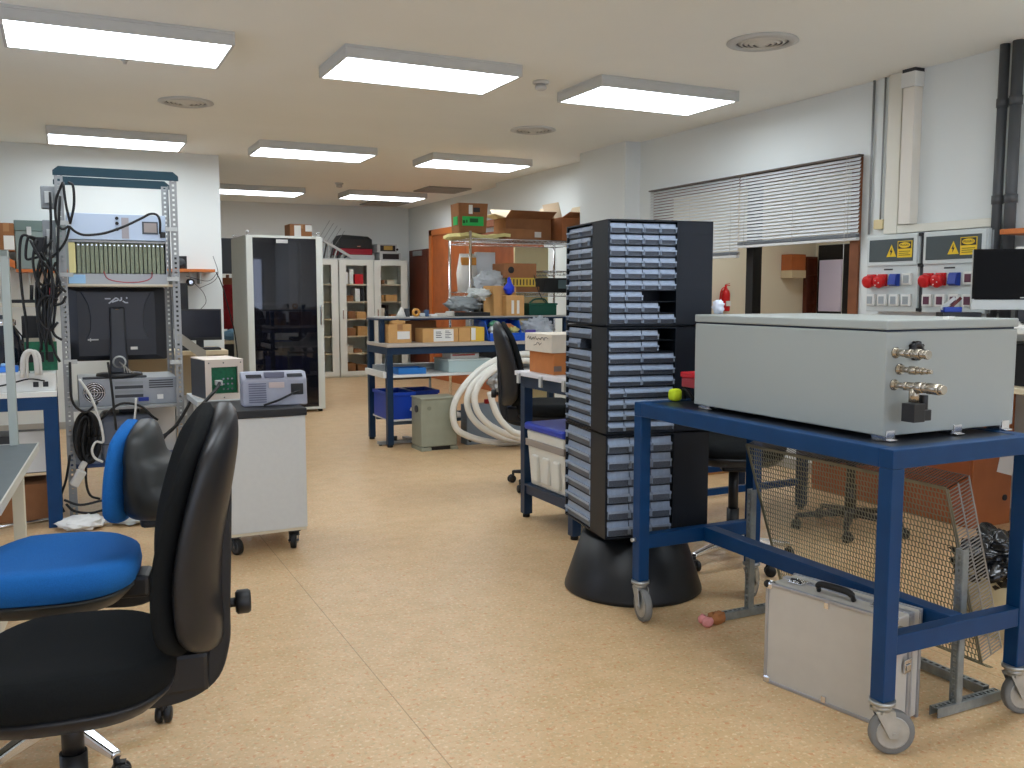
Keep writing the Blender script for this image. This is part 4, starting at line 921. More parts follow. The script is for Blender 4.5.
# desk with monitor at the partition
t = thing('desk', 'cream topped desk with black monitor against the left partition wall', 'desk', (0.45, 9.38, 0))
MB().box(0, 1.02, 0, 0.78, 0.755, 0.80).done('desk_top', mat('cream_desk', s(214, 200, 170), 0.45), t, 0.004)
for xx in (0.0, 0.98): MB().box(xx, xx+0.04, 0.02, 0.76, 0, 0.755).done('side_panel', mat('cream_side', s(196, 184, 156), 0.5), t, 0.002)
MB().box(0.04, 0.98, 0.70, 0.72, 0.3, 0.755).done('back_panel', mat('cream_side', s(196, 184, 156), 0.5), t)
def flat_monitor(label, loc, w, h, rz, bez, band=0.03, foot=True):
    t = thing('computer_monitor', label, 'monitor', loc, rz)
    MB().box(-w/2, w/2, 0, 0.03, 0.09, 0.09+h).done('housing', bez, t, 0.006)
    MB().box(-w/2+0.014, w/2-0.014, -0.002, 0.001, 0.09+band, 0.09+h-0.014).done('screen', mat('dim_screen', s(34, 36, 46), 0.15), t)
    MB().box(-0.035, 0.035, 0.01, 0.05, 0.012, 0.15).done('stand_neck', BLACKP, t, 0.004)
    MB().box(-0.13, 0.13, -0.08, 0.12, 0.0, 0.014).done('stand_base', BLACKP, t, 0.005)
    return t
flat_monitor('black monitor facing the room on the cream desk at the partition', (1.24, 9.62, 0.80), 0.42, 0.31, 0.0, BLACKP)
t = thing('keyboard', 'black keyboard on the cream desk in front of the small monitor', 'keyboard', (1.03, 9.42, 0.80))
MB().box(0, 0.38, 0, 0.13, 0, 0.02).done('body', BLACKP, t, 0.004)
for k in range(4): MB().box(0.012, 0.368, 0.012+k*0.029, 0.036+k*0.029, 0.02, 0.026).done('key_row', DGREY, t)
single('tower_computer', 'tall black box standing behind the monitor on the cream desk', 'computer', MB().box(1.02, 1.16, 9.80, 10.08, 0.80, 1.46), BLACKP, 0.005)
b = MB(); A_, B_ = at(163, 326, 9.2), at(206, 356, 9.2)
b.hexa([A_+V((0,0,-0.05)), B_+V((0,0,-0.06)), B_+V((0,0.02,-0.06)), A_+V((0,0.02,-0.05)), A_+V((0,0,0.05)), B_+V((0,0,0.05)), B_+V((0,0.02,0.05)), A_+V((0,0.02,0.05))])
single('ribbon_cable', 'wide grey ribbon cable sloping down past the cream desk', 'cable', b, mat('ribbon_grey', s(158, 156, 148), 0.5))

# ---------------------------------------------------------------- green boarded box, white drawer unit, oscilloscope
t = thing('utility_stand', 'small grey stand under the cream box with green circuit board', 'stand', (0.68, 5.50, 0))
MB().box(0, 0.32, 0, 0.5, 0.70, 0.735).done('top', LGREY, t, 0.003)
for xx in (0.0, 0.285):
    for yy in (0.0, 0.465): MB().box(xx, xx+0.035, yy, yy+0.035, 0, 0.70).done('leg', STEELG, t)
t = thing('electronics_box', 'cream metal box with green circuit board in its open front', 'electronics box', (0.735, 5.53, 0.7355), math.radians(7))
PINK = mat('pinkish_cream', s(222, 208, 194), 0.45)
W_, D_, H_ = 0.220, 0.33, 0.235
MB().box(0, W_, 0.008, D_, 0, 0.006).box(0, W_, 0.008, D_, H_-0.006, H_).box(W_-0.006, W_, 0.008, D_, 0.006, H_-0.006).box(0.006, W_-0.006, D_-0.006, D_, 0.006, H_-0.006).done('case', PINK, t)
MB().box(0, 0.006, 0.008, D_, 0.006, H_-0.006).done('vented_side', DGREY, t)
MB().box(0, 0.034, 0, 0.008, 0, H_).box(W_-0.034, W_, 0, 0.008, 0, H_).box(0.034, W_-0.034, 0, 0.008, 0, 0.035).box(0.034, W_-0.034, 0, 0.008, H_-0.045, H_).done('front_frame', PINK, t)
MB().box(0.035, W_-0.035, 0.02, 0.024, 0.036, H_-0.046).done('circuit_board', PCB, t)
for i in range(3):
    for j in range(3): MB().cyl((0.105+i*0.025, 0.010, 0.06+j*0.03), (0.105+i*0.025, 0.02, 0.06+j*0.03), 0.006, n=10).done('connector', CHROME, t)
MB().box(0.055, 0.09, -0.03, 0.02, 0.085, 0.115).done('plug', LGREY, t, 0.003)
for xx in (0.02, 0.104, W_-0.016):
    for zz in (0.012, H_-0.02): MB().cyl((xx, -0.002, zz), (xx, 0.0, zz), 0.004, n=8).done('screw', DGREY, t)
MB().tube([(0.07, -0.03, 0.10), (0.03, -0.10, 0.07), (-0.06, -0.16, 0.0), (-0.14, -0.18, -0.10)], 0.010, 8, 5).done('lead', CABLE, t)

DUW = mat('drawer_unit_grey', s(206, 208, 206), 0.45, var=0.02, scale=40)
t = thing('wheeled_drawer_unit', 'plain light grey cabinet on casters with black top carrying the oscilloscope', 'cabinet', (0.70, 4.79, 0), math.radians(1))
MB().box(0, 0.435, 0, 0.50, 0.115, 0.715).done('body', DUW, t, 0.004)
MB().box(-0.006, 0.441, -0.012, 0.512, 0.715, 0.755).done('top', mat('black_top', s(24, 25, 28), 0.5), t, 0.004)
MB().box(0.005, 0.43, 0.005, 0.495, 0.10, 0.115).done('bottom_plate', mat('cream_plate', s(210, 200, 176), 0.5), t)
for xx, yy, a_ in ((0.375, 0.06, -1.9), (0.06, 0.06, -1.2), (0.375, 0.44, 0.2), (0.06, 0.44, 2.5)):
    fork_caster(t, xx, yy, 0.10, 0.043, a_, 'caster', DGREY, BLACKR)
SCO = mat('scope_lilac_grey', s(158, 160, 174), 0.45, var=0.04, scale=30)
t = thing('oscilloscope', 'lilac grey oscilloscope seen from behind on the black topped cabinet', 'oscilloscope', (0.845, 4.95, 0.7555), math.radians(-4))
W_, H_ = 0.335, 0.175
MB().loft([[(0, 0, 0), (W_, 0, 0), (W_, 0.02, H_*0.80), (0, 0.02, H_*0.80)], [(-0.005, 0.09, -0.0), (W_+0.005, 0.09, 0), (W_+0.005, 0.09, H_), (-0.005, 0.09, H_)], [(0, 0.17, 0), (W_, 0.17, 0), (W_, 0.17, H_), (0, 0.17, H_)]], sm=False).done('case', SCO, t, 0.008)
for k in range(3): MB().box(0.02+0.0, 0.10, 0.03+0.012*k, 0.036+0.012*k, H_*0.855+0.004*k, H_*0.90+0.004*k).done('top_vent', DGREY, t)
for k in range(3): MB().box(0.235, 0.315, 0.03+0.012*k, 0.036+0.012*k, H_*0.855+0.004*k, H_*0.90+0.004*k).done('top_vent', DGREY, t)
MB().box(0.115, 0.22, 0.03, 0.07, H_*0.84, H_*1.02).done('handle_recess', mat('scope_dark', s(110, 112, 132), 0.5), t, 0.004)
for r in range(9): MB().box(0.03, 0.12, -0.002+0.0018*r, 0.004+0.0018*r, 0.02+r*0.012, 0.0255+r*0.012).done('vent_slot', mat('scope_dark', s(110, 112, 132), 0.5), t)
MB().box(0.135, 0.215, 0.008, 0.014, 0.095, 0.125).done('warning_label', mat('pinkish_label', s(206, 190, 186), 0.6), t)
MB().box(0.25, 0.315, 0.004, 0.018, 0.055, 0.115).done('power_inlet', BLACKP, t, 0.003)
MB().tube([(0.29, -0.005, 0.075), (0.25, -0.03, 0.065), (0.18, -0.035, 0.035), (0.10, -0.03, 0.008)], 0.006, 7, 5).done('power_lead', CABLE, t)

# ---------------------------------------------------------------- glass fronted server cabinet
CABW = mat('cabinet_cream', s(206, 208, 200), 0.4, var=0.02, scale=5)
sr = thing('server_cabinet', 'tall cream network cabinet with dark glass door', 'cabinet', (1.855, 10.45, 0))
W_, D_, H_ = 0.85, 0.95, 2.0
MB().box(0, 0.02, 0.03, D_, 0.06, H_).box(W_-0.02, W_, 0.03, D_, 0.06, H_).box(0.02, W_-0.02, D_-0.02, D_, 0.06, H_).box(0.02, W_-0.02, 0.03, D_-0.02, H_-0.03, H_).box(0.02, W_-0.02, 0.03, D_-0.02, 0.06, 0.10).done('shell', CABW, sr)
d = MB().box(0, 0.07, -0.02, 0.03, 0.03, H_-0.01).box(W_-0.075, W_, -0.02, 0.03, 0.03, H_-0.01).box(0.07, W_-0.075, -0.02, 0.03, H_-0.03, H_-0.01).box(0.07, W_-0.075, -0.02, 0.03, 0.03, 0.06).done('door', CABW, sr, 0.003)
MB().box(0.07, W_-0.075, -0.012, -0.004, 0.06, H_-0.03).done('glass_pane', mat('tinted_glass', s(70, 70, 86), 0.02, spec=0.8, trans=0.9, ior=1.5), d)
MB().box(W_-0.045, W_-0.025, -0.045, -0.02, 1.0, 1.22).done('door_handle', CHROME, d, 0.004)
MB().box(0.33, 0.46, -0.016, -0.012, H_-0.085, H_-0.045).done('name_plate', mat('plate_silver', s(190, 188, 186), 0.4), d)
INS = mat('rack_inside_black', s(14, 14, 18), 0.5)
MB().box(0.075, 0.095, 0.12, 0.16, 0.1, H_-0.05).done('mounting_rail', DGREY, sr); MB().box(0.60, 0.62, 0.12, 0.16, 0.1, H_-0.05).done('mounting_rail', DGREY, sr)
for k in range(14): MB().box(0.10, 0.36, 0.14, 0.7, 0.18+k*0.075, 0.24+k*0.075).done('rack_unit', INS if k % 3 else DGREY, sr, 0.003)
MB().box(0.40, 0.60, 0.14, 0.7, 0.10, 1.05).done('rack_unit', mat('inside_dark', s(26, 28, 36), 0.5), sr, 0.004)
MB().box(0.10, 0.60, 0.60, 0.66, 1.25, 1.95).done('back_board', INS, sr)
for xx in (0.03, W_-0.03):
    for yy in (0.05, D_-0.06): MB().lathe([(0.018, 0), (0.018, 0.012), (0.010, 0.016), (0.010, 0.022)], (xx, yy, H_), n=14).tube([(xx-0.014, yy, H_+0.022), (xx-0.014, yy, H_+0.04), (xx, yy, H_+0.05), (xx+0.014, yy, H_+0.04), (xx+0.014, yy, H_+0.022)], 0.007, 8, 4).done('lifting_eye', CHROME, sr)
for xx in (0.05, W_-0.05):
    for yy in (0.03, D_-0.06): MB().cyl((xx-0.02, yy, 0.034), (xx+0.02, yy, 0.034), 0.034, n=18).box(xx-0.012, xx+0.012, yy-0.012, yy+0.012, 0.03, 0.064).done('caster', BLACKR, sr)
A_ = at(290, 238, 10.9)
carton('small cardboard carton with white labels lying on top of the glass fronted network cabinet', (A_.x, 10.9, 2.001), 0.26, 0.28, 0.165, m=CARD2, sticker=[(0.2, 0.5, 0.1, 0.9), (0.7, 1.0, 0.5, 0.95)])
# coats and things between the partition and the network cabinet
t = thing('wall_locker', 'dark grey locker hanging behind the partition wall end', 'locker', (1.82, 12.6, 1.62))
MB().box(0, 0.42, 0, 0.3, 0, 0.46).done('body', mat('slate_locker', s(72, 80, 92), 0.5), t, 0.004); MB().box(0.02, 0.40, -0.012, 0, 0.02, 0.44).done('door', mat('slate_locker', s(72, 80, 92), 0.5), t, 0.002)
t = thing('coat_stand', 'brown wooden coat stand behind the partition wall end', 'coat stand', (1.97, 12.45, 0))
MB().cyl((0, 0, 0.03), (0, 0, 1.60), 0.022, n=12).done('pole', DWOOD, t); MB().box(-0.15, 0.15, -0.05, 0.05, 1.47, 1.56).done('peg_board', mat('peg_wood', s(136, 82, 52), 0.5), t, 0.006); MB().lathe([(0.16, 0), (0.15, 0.025), (0.03, 0.035)], n=20).done('foot', DWOOD, t)
b = MB()
b.loft([[(x*k+1.955+sx, 12.33+y*0.7, z) for x, y in ((-0.11,-0.05), (0.0,-0.07), (0.11,-0.05), (0.12,0.02), (0.0,0.04), (-0.12,0.02))] for z, k, sx in ((0.90, 1.0, 0.0), (1.05, 0.95, 0.01), (1.25, 1.0, 0), (1.40, 0.9, 0), (1.47, 0.45, 0))])
single('red_coat', 'dark red coat hanging on the wooden coat stand', 'coat', b, mat('red_cloth', s(140, 28, 38), 0.9, var=0.2, scale=20))
t = thing('low_cabinet', 'cream low cabinet behind the partition wall end', 'cabinet', (1.72, 11.6, 0))
MB().box(0, 0.50, 0, 0.38, 0.74, 0.78).done('top', mat('cream_desk', s(214, 200, 170), 0.45), t, 0.003)
for xx in (0, 0.46): MB().box(xx, xx+0.04, 0.02, 0.36, 0, 0.74).done('side', mat('cream_side', s(196, 184, 156), 0.5), t)
MB().box(0.04, 0.46, 0.30, 0.32, 0.1, 0.74).done('back', DGREY, t)
b = wrinkled((1.93, 11.76, 0.846), (0.16, 0.11, 0.07), 0.25, 2.0, 3)
single('blue_bundle', 'pale blue cloth bundle on the cream low cabinet', 'cloth', b, mat('pale_blue_cloth', s(120, 160, 190), 0.9))
# ---------------------------------------------------------------- far workbench with upper shelf
GREYSH = mat('bench_shelf_white', s(226, 226, 222), 0.45)
fb = thing('workbench', 'dark blue framed workbench with upper shelf loaded with boxes, in the middle of the room', 'workbench', (2.54, 7.67, 0))
BL, BD = 1.95, 0.58
MB().box(-0.005, BL, -0.02, BD, 0.885, 0.915).done('bench_top', mat('pale_bench_top', s(186, 176, 166), 0.5), fb, 0.003)
for yy in (0.0, BD-0.05): MB().box(0, BL, yy, yy+0.05, 0.82, 0.885).done('long_rail', NAVY, fb, 0.002)
for xx in (0.0, BL-0.05): MB().box(xx, xx+0.05, 0.05, BD-0.05, 0.82, 0.885).done('short_rail', NAVY, fb, 0.002)
for xx in (0.0, BL-0.055):
    for yy in (0.0, BD-0.055):
        l = MB().box(xx, xx+0.055, yy, yy+0.055, 0.02, 0.82).done('leg', NAVY, fb, 0.003)
        MB().cyl((xx+0.027, yy+0.027, 0), (xx+0.027, yy+0.027, 0.022), 0.026, n=14).done('foot', BLACKR, l)
for xx in (0.01, BL-0.055):
    MB().box(xx, xx+0.045, BD-0.05, BD-0.005, 0.915, 1.115).done('shelf_post', NAVY, fb, 0.002)
    MB().box(xx, xx+0.045, BD-0.36, BD-0.315, 0.915, 1.115).done('shelf_post', NAVY, fb, 0.002)
MB().box(-0.005, BL, BD-0.40, BD, 1.115, 1.13).done('upper_shelf_rail', NAVY, fb, 0.002)
MB().box(0.0, BL, BD-0.395, BD-0.005, 1.1301, 1.143).done('upper_shelf', mat('grey_shelf_top', s(170, 168, 164), 0.5), fb, 0.002)
MB().box(0.03, BL-0.06, 0.01, BD-0.01, 0.615, 0.64).done('middle_shelf', GREYSH, fb, 0.003)
MB().box(0.03, BL-0.06, 0.5, BD-0.01, 0.6401, 0.70).done('shelf_back_edge', LGREY, fb, 0.002)
MB().box(-0.03, 0.0, 0.02, BD-0.02, 0.615, 0.67).done('side_lip', GREYSH, fb, 0.003)
for yy in (0.06, BD-0.1): MB().box(0.055, 1.0, yy, yy+0.04, 0.19, 0.225).done('low_rail', mat('steel_blue', s(92, 108, 126), 0.5), fb, 0.002)
MB().box(0.03, 0.80, 0.03, BD-0.03, 0.2251, 0.24).done('bottom_shelf', GREYSH, fb, 0.002)
BT = 0.9155
A_ = at(384, 344, 7.9)
t = carton('tall cardboard box with torn top at the left end of the far workbench', (2.60, 7.80, BT), 0.215, 0.17, 0.165, m=CARDL, sticker=[(0.38, 0.92, 0.2, 0.62)])
b = MB().ell((0.11, 0.08, 0.178), (0.075, 0.06, 0.028), 14, 8, 0.8); b.crumple(0.008, 2); b.done('torn_flaps', CARDL, t)
carton('brown cardboard sheet box standing at the back of the far workbench', (2.84, 8.02, BT), 0.30, 0.08, 0.19, m=CARD2, tape=False)
t = carton('long cardboard box with large white shipping label on the far workbench', (2.90, 7.74, BT), 0.345, 0.20, 0.125, m=CARDL, sticker=[(0.30, 0.86, 0.06, 0.95)])
for r in range(4): MB().box(0.125, 0.125+0.05+0.008*(r % 2), -0.0022, -0.0014, 0.09-r*0.016, 0.096-r*0.016).done('print_line', INK, t)
for r in range(5): MB().box(0.215, 0.255+0.012*(r % 3), -0.0022, -0.0014, 0.098-r*0.015, 0.103-r*0.015).done('print_line', INK, t)
carton('pale cardboard box beside the long labelled box on the far workbench', (3.25, 7.74, BT), 0.115, 0.20, 0.130, m=CARDL, tape=False)
t = carton('yellow and white printed carton next to the blue bin on the far workbench', (3.37, 7.74, BT), 0.135, 0.20, 0.132, m=mat('yellow_carton', s(226, 186, 70), 0.6), tape=False, sticker=[(0.02, 0.34, 0.1, 0.95)])
BBIN = mat('blue_bin', s(18, 84, 196), 0.4)
t = thing('open_front_bin', 'bright blue open fronted plastic bin full of small bags on the far workbench', 'bin', (3.54, 7.72, BT))
MB().hexa([(0,0,0), (0.36,0,0), (0.36,0.34,0), (0,0.34,0), (0,0,0.012), (0.36,0,0.012), (0.36,0.34,0.012), (0,0.34,0.012)]).hexa([(0,0,0), (0.01,0,0), (0.01,0.34,0), (0,0.34,0), (0,0.09,0.185), (0.01,0.09,0.185), (0.01,0.34,0.195), (0,0.34,0.195)]).hexa([(0.35,0,0), (0.36,0,0), (0.36,0.34,0), (0.35,0.34,0), (0.35,0.09,0.185), (0.36,0.09,0.185), (0.36,0.34,0.195), (0.35,0.34,0.195)]).box(0, 0.36, 0.33, 0.34, 0, 0.195).hexa([(0,-0.03,0.0), (0.36,-0.03,0.0), (0.36,0.0,0), (0,0,0), (0,-0.03,0.075), (0.36,-0.03,0.075), (0.36,-0.018,0.075), (0,-0.018,0.075)]).box(0.05, 0.31, -0.036, -0.03, 0.02, 0.05).done('bin_body', BBIN, t, 0.003)
for k, (x, y, z, c) in enumerate(((0.10, 0.10, 0.10, (226,230,226)), (0.18, 0.08, 0.11, (120,140,60)), (0.25, 0.10, 0.115, (190,120,70)), (0.14, 0.06, 0.075, (200,200,214)), (0.21, 0.06, 0.08, (150,160,90)), (0.28, 0.08, 0.09, (206,196,120)), (0.12, 0.14, 0.14, (90,150,120)))):
    b = wrinkled((3.54+x, 7.72+y, BT+z), (0.055, 0.045, 0.04), 0.5, 2.2, 20+k, 24, 16, False)
    single('small_parts_bag', 'small coloured parts bag in the blue bin on the far workbench', 'bag', b, mat('bag_colour_%d' % k, s(*c), 0.4), group='small bags in the blue bin')
FILM = mat('clear_film', s(206, 214, 224), 0.2, spec=0.7, trans=0.35, ior=1.2, bump=0.6, bscale=40)
b = wrinkled((4.10, 7.83, BT+0.10), (0.17, 0.10, 0.105), 0.45, 2.8, 12)
single('bubble_wrap', 'heap of clear bubble wrap at the right end of the far workbench', 'packaging', b, FILM)
single('purple_carton', 'small purple box below the bubble wrap on the far workbench', 'box', MB().box(3.92, 4.02, 7.70, 7.73, BT, BT+0.10), mat('purple', s(84, 70, 150), 0.5), 0.003)
US = 1.1435
def bit(name, label, cat, px, py, w, d, h, m, y=7.95, z=US, bev=0.003):
    A_ = at(px, py, y); return single(name, label, cat, MB().box(A_.x, A_.x+w, y, y+d, z, z+h), m, bev)
A_ = at(399, 318, 7.95)
single('paper_funnel', 'white folded paper cone on the upper shelf of the far workbench', 'paper', MB().lathe([(0.055, 0.0), (0.03, 0.04), (0.004, 0.09)], (A_.x+0.04, 8.0, US), n=12), PAPER)
bit('dark_block', 'small dark tilted block beside the paper cone on the far upper shelf', 'block', 406, 318, 0.035, 0.05, 0.075, DGREY)
A_ = at(414, 315, 8.0)
single('tape_roll', 'orange roll of tape on the upper shelf of the far workbench', 'tape', MB().lathe([(0.02, -0.012), (0.038, -0.012), (0.038, 0.012), (0.02, 0.012), (0.02, -0.012)], (A_.x+0.02, 8.0, US+0.038), (0,1,0), 20, cap=False), mat('orange_tape', s(224, 160, 70), 0.4))
for px, w, h, c, nm in ((420, 0.05, 0.03, (190,196,200), 'white'), (426, 0.03, 0.06, (60,90,130), 'blue'), (431, 0.07, 0.02, (226,226,222), 'flat white'), (437, 0.10, 0.03, (196,190,176), 'cream')):
    bit('small_part', 'small %s part lying on the far upper shelf' % nm, 'part', px, 316, w, 0.06, h, mat('part_'+nm, s(*c), 0.5), 7.98)
b = MB(); A_ = at(447, 314, 7.95)
for k in range(4): b.tube([(A_.x+0.05+0.05*math.cos(q)*(1-0.1*k), 8.0+0.05*math.sin(q)*(1-0.1*k), US+0.010+0.010*k) for q in [2*PI*i/10 for i in range(11)]], 0.008, 6, 3)
single('wire_coil', 'small coil of white wire on the far upper shelf', 'wire', b, CABLEW)
bit('black_tray', 'flat black tray on the far upper shelf below the plastic bags', 'tray', 457, 315, 0.34, 0.22, 0.035, BLACKP, 7.90)
b = wrinkled((at(464, 300, 8.0).x, 8.04, US+0.105), (0.15, 0.09, 0.07), 0.55, 2.6, 31)
single('plastic_bag', 'grey translucent plastic bag on the black tray of the far workbench', 'bag', b, mat('grey_film', s(150, 158, 160), 0.25, spec=0.6))
b = wrinkled((at(481, 297, 8.0).x, 8.06, US+0.205), (0.11, 0.08, 0.05), 0.6, 2.4, 33, flat=False)
single('plastic_bag', 'white crumpled plastic bag on top of the grey translucent one', 'bag', b, mat('white_film', s(220, 226, 224), 0.3, spec=0.6))
A_ = at(495, 314, 7.95)
t = carton('large brown cardboard box on the far upper shelf behind the blue bag', (A_.x, 7.98, US), 0.24, 0.24, 0.285, m=CARDL, tape=False)
A_ = at(506, 314, 7.89)
t = carton('open cardboard box with two white patches on the far upper shelf under the blue bag', (A_.x, 7.76+0.12, US), 0.19, 0.09, 0.195, m=CARDL, tape=False, sticker=[(0.28, 0.42, 0.1, 0.75), (0.58, 0.72, 0.1, 0.75)])
b = MB().ell((0, 0, 0.075), (0.055, 0.05, 0.075), 16, 12); 
for v in b.bm.verts:
    if v.co.z > 0.09: v.co.x *= 0.45; v.co.y *= 0.45; v.co.z += 0.02
b.crumple(0.006, 5)
single('blue_bag', 'bright blue knotted plastic bag on top of a brown box on the far upper shelf', 'bag', b, mat('blue_film', s(24, 60, 220), 0.35), loc=(A_.x+0.05, 7.925, US+0.1955))
A_ = at(528, 315, 7.95)
t = thing('storage_box', 'dark green plastic storage box at the right end of the far upper shelf', 'box', (A_.x, 7.92, US))
MB().box(0, 0.30, 0, 0.24, 0, 0.10).done('box', mat('dark_green', s(16, 74, 60), 0.4), t, 0.006); MB().box(-0.008, 0.308, -0.008, 0.248, 0.10, 0.118).done('lid', mat('dark_green_lid', s(20, 88, 70), 0.4), t, 0.004)
MB().tube([(0.05, 0.1, 0.118), (0.10, 0.08, 0.155), (0.2, 0.08, 0.155), (0.25, 0.1, 0.118)], 0.008, 8, 4).done('handle', mat('dark_green_lid', s(20, 88, 70), 0.4), t)
single('long_wire', 'thin black wire arching from the wire shelving to the green storage box', 'wire', MB().tube(path([(534,275),(538,290),(543,300),(548,305)], 8.0), 0.004, 6, 4), CABLE)
# on the shelves below the bench top
t = thing('shallow_tray', 'bright blue shallow tray at the left of the white middle shelf', 'tray', (2.65, 7.69, 0.6405))
MB().box(0, 0.26, 0, 0.2, 0, 0.008).box(0, 0.26, 0, 0.008, 0.008, 0.055).box(0, 0.26, 0.192, 0.2, 0.008, 0.055).box(0, 0.008, 0.008, 0.192, 0.008, 0.055).box(0.252, 0.26, 0.008, 0.192, 0.008, 0.055).done('tray', mat('azure_plastic', s(40, 120, 200), 0.4), t, 0.002)
t = thing('clear_storage_tray', 'pale blue green plastic tray on the middle shelf of the far workbench', 'tray', (3.13, 7.70, 0.6405))
MB().box(0, 0.42, 0, 0.36, 0, 0.105).done('tray', mat('pale_aqua', s(186, 206, 206), 0.3), t, 0.008); MB().box(-0.006, 0.426, -0.006, 0.366, 0.105, 0.12).done('lid', mat('pale_lid', s(206, 216, 214), 0.35), t, 0.004)
carton('white and red printed carton stacked on the pale plastic tray', (3.17, 7.74, 0.761), 0.28, 0.22, 0.05, m=PAPER, tape=False, sticker=[(0.05, 0.85, 0.55, 0.85)], smat=mat('red_print', s(170, 60, 50), 0.6))
single('dark_bundle', 'dark bundle of tools right of the pale tray under the far workbench', 'bundle', MB().ell((3.74, 7.9, 0.695), (0.13, 0.12, 0.052), 16, 8).crumple(0.01, 3), mat('dark_bundle', s(40, 42, 52), 0.7))
def crate(label, x, y, z, w, d, h, m):
    t = thing('plastic_crate', label, 'crate', (x, y, z)); k = 0.008
    MB().box(0, w, 0, d, 0, k).box(0, w, 0, k, k, h).box(0, w, d-k, d, k, h).box(0, k, k, d-k, k, h).box(w-k, w, k, d-k, k, h).done('body', m, t)
    MB().box(-0.012, w+0.012, -0.012, 0.0, h-0.03, h).box(-0.012, w+0.012, d, d+0.012, h-0.03, h).box(-0.012, 0, 0, d, h-0.03, h).box(w, w+0.012, 0, d, h-0.03, h).done('rim', m, t, 0.002)
    return t
ROYAL = mat('royal_blue_plastic', s(20, 62, 168), 0.4)
crate('royal blue plastic crate at the left of the bottom shelf of the far workbench', 2.565, 7.72, 0.2405, 0.24, 0.42, 0.24, ROYAL)
crate('deep blue plastic crate behind the khaki steel box under the far workbench', 2.84, 7.84, 0.2405, 0.24, 0.34, 0.235, mat('deep_blue_plastic', s(18, 48, 132), 0.4))
single('white_scrap', 'small white scrap of paper in the blue crates under the far workbench', 'paper', MB().obox((2.79, 7.69, 0.32), (0.07, 0.004, 0.03), (0, 0.4, 0)), PAPER)
t = thing('trolley_base', 'flat grey metal foot bar on the floor under the far workbench', 'foot bar', (2.50, 7.62, 0))
MB().box(0.0, 0.36, 0.18, 0.24, 0.01, 0.035).box(0.30, 0.36, 0.0, 0.42, 0.01, 0.035).done('bar', STEELG, t, 0.002); MB().cyl((0.16, 0.21, 0.035), (0.16, 0.21, 0.075), 0.018, n=12).done('knob', BLACKR, t)
for xx in (0.02, 0.32): MB().cyl((xx, 0.21, 0), (xx, 0.21, 0.012), 0.015, n=10).done('pad', BLACKR, t)
# grey steel box on the floor
KHA = mat('khaki_grey_steel', s(150, 152, 134), 0.45, var=0.05, scale=12)
t = thing('steel_box', 'khaki grey steel box standing on the floor in front of the far workbench', 'box', (2.735, 7.36, 0))
W_, D_, H_ = 0.335, 0.24, 0.45
MB().box(0, W_, 0, D_, 0.035, H_).done('body', KHA, t, 0.008)
MB().box(0.03, W_-0.03, 0.02, D_-0.02, 0.0, 0.035).done('plinth', BLACKP, t)
MB().box(-0.004, 0.09, -0.012, D_, 0, 0.03).done('foot', KHA, t, 0.003); MB().box(W_-0.06, W_+0.004, -0.012, D_, 0, 0.03).done('foot', KHA, t, 0.003)
MB().box(-0.006, W_+0.006, -0.010, D_+0.006, H_, H_+0.012).done('lid', mat('khaki_lid', s(166, 168, 150), 0.45), t, 0.003)
for xx in (0.0, W_-0.03): MB().box(xx, xx+0.03, -0.014, 0.0, H_-0.03, H_).done('corner_lug', KHA, t, 0.003)
MB().cyl((0.075, -0.004, 0.37), (0.075, 0.0, 0.37), 0.018, n=16).done('knockout', mat('khaki_dark', s(128, 130, 114), 0.5), t)
MB().cyl((-0.012, 0.10, 0.36), (0.0, 0.10, 0.36), 0.03, n=16).done('side_knob', DGREY, t)
t = thing('tubular_rail', 'thin brown metal frame rail with grey wheel standing behind the khaki steel box', 'frame', (2.76, 8.30, 0))
for xx in (0.0, 0.42): MB().cyl((xx, 0, 0), (xx, 0, 0.58), 0.012, n=10).done('tube', GALV, t)
MB().cyl((0, 0, 0.55), (0.42, 0, 0.55), 0.012, n=10).done('cross_tube', mat('brown_tube', s(112, 92, 72), 0.5), t); MB().ell((0.06, -0.02, 0.60), (0.035, 0.03, 0.035), 14, 10).done('wheel', GREYP, t)
# coils of white hose
HOSE = mat('white_hose', s(230, 228, 220), 0.5, var=0.03, scale=14)
hs = [([(506,357),(492,362),(475,374),(460,392),(453,410),(456,428),(468,436),(485,441),(502,443),(520,444),(545,442)], 7.28, 0.0), ([(500,364),(486,372),(472,386),(467,400),(470,414),(480,426),(494,434),(510,440),(535,441),(555,436)], 7.22, 0.0), ([(497,368),(484,378),(475,394),(477,410),(486,422),(498,430),(512,436),(530,439),(560,428)], 7.12, 0.0),
      ([(490,392),(493,404),(498,416),(508,428),(520,434),(545,432),(575,412)], 7.02, 0.0), ([(510,356),(530,354),(556,360),(572,375),(580,395),(576,420),(560,436)], 7.42, 0.0), ([(508,362),(530,361),(552,368),(566,383),(570,400),(564,420),(550,434)], 7.32, 0.0)]
for k, (pts, y_, r_) in enumerate(hs):
    P = path(pts, y_)
    for p in P: p.z = max(p.z, 0.03)
    single('flexible_hose', 'thick white flexible hose in the coil on the floor by the far workbench', 'hose', MB().tube(P, 0.028, 12, 6), HOSE, group='coil of white hose')
b = MB(); A_ = at(500, 364, 7.2); b.tube([(A_.x-0.06, 7.10, A_.z-0.06), (A_.x-0.02, 7.08, A_.z+0.03), (A_.x+0.05, 7.12, A_.z+0.06), (A_.x+0.06, 7.3, A_.z+0.02)], 0.012, 8, 5)
b.tube([(A_.x+0.04, 7.10, A_.z-0.12), (A_.x+0.03, 7.08, A_.z), (A_.x+0.10, 7.12, A_.z+0.04)], 0.012, 8, 5)
single('tie_strap', 'black tie strap around the top of the white hose coil', 'strap', b, BLACKR)
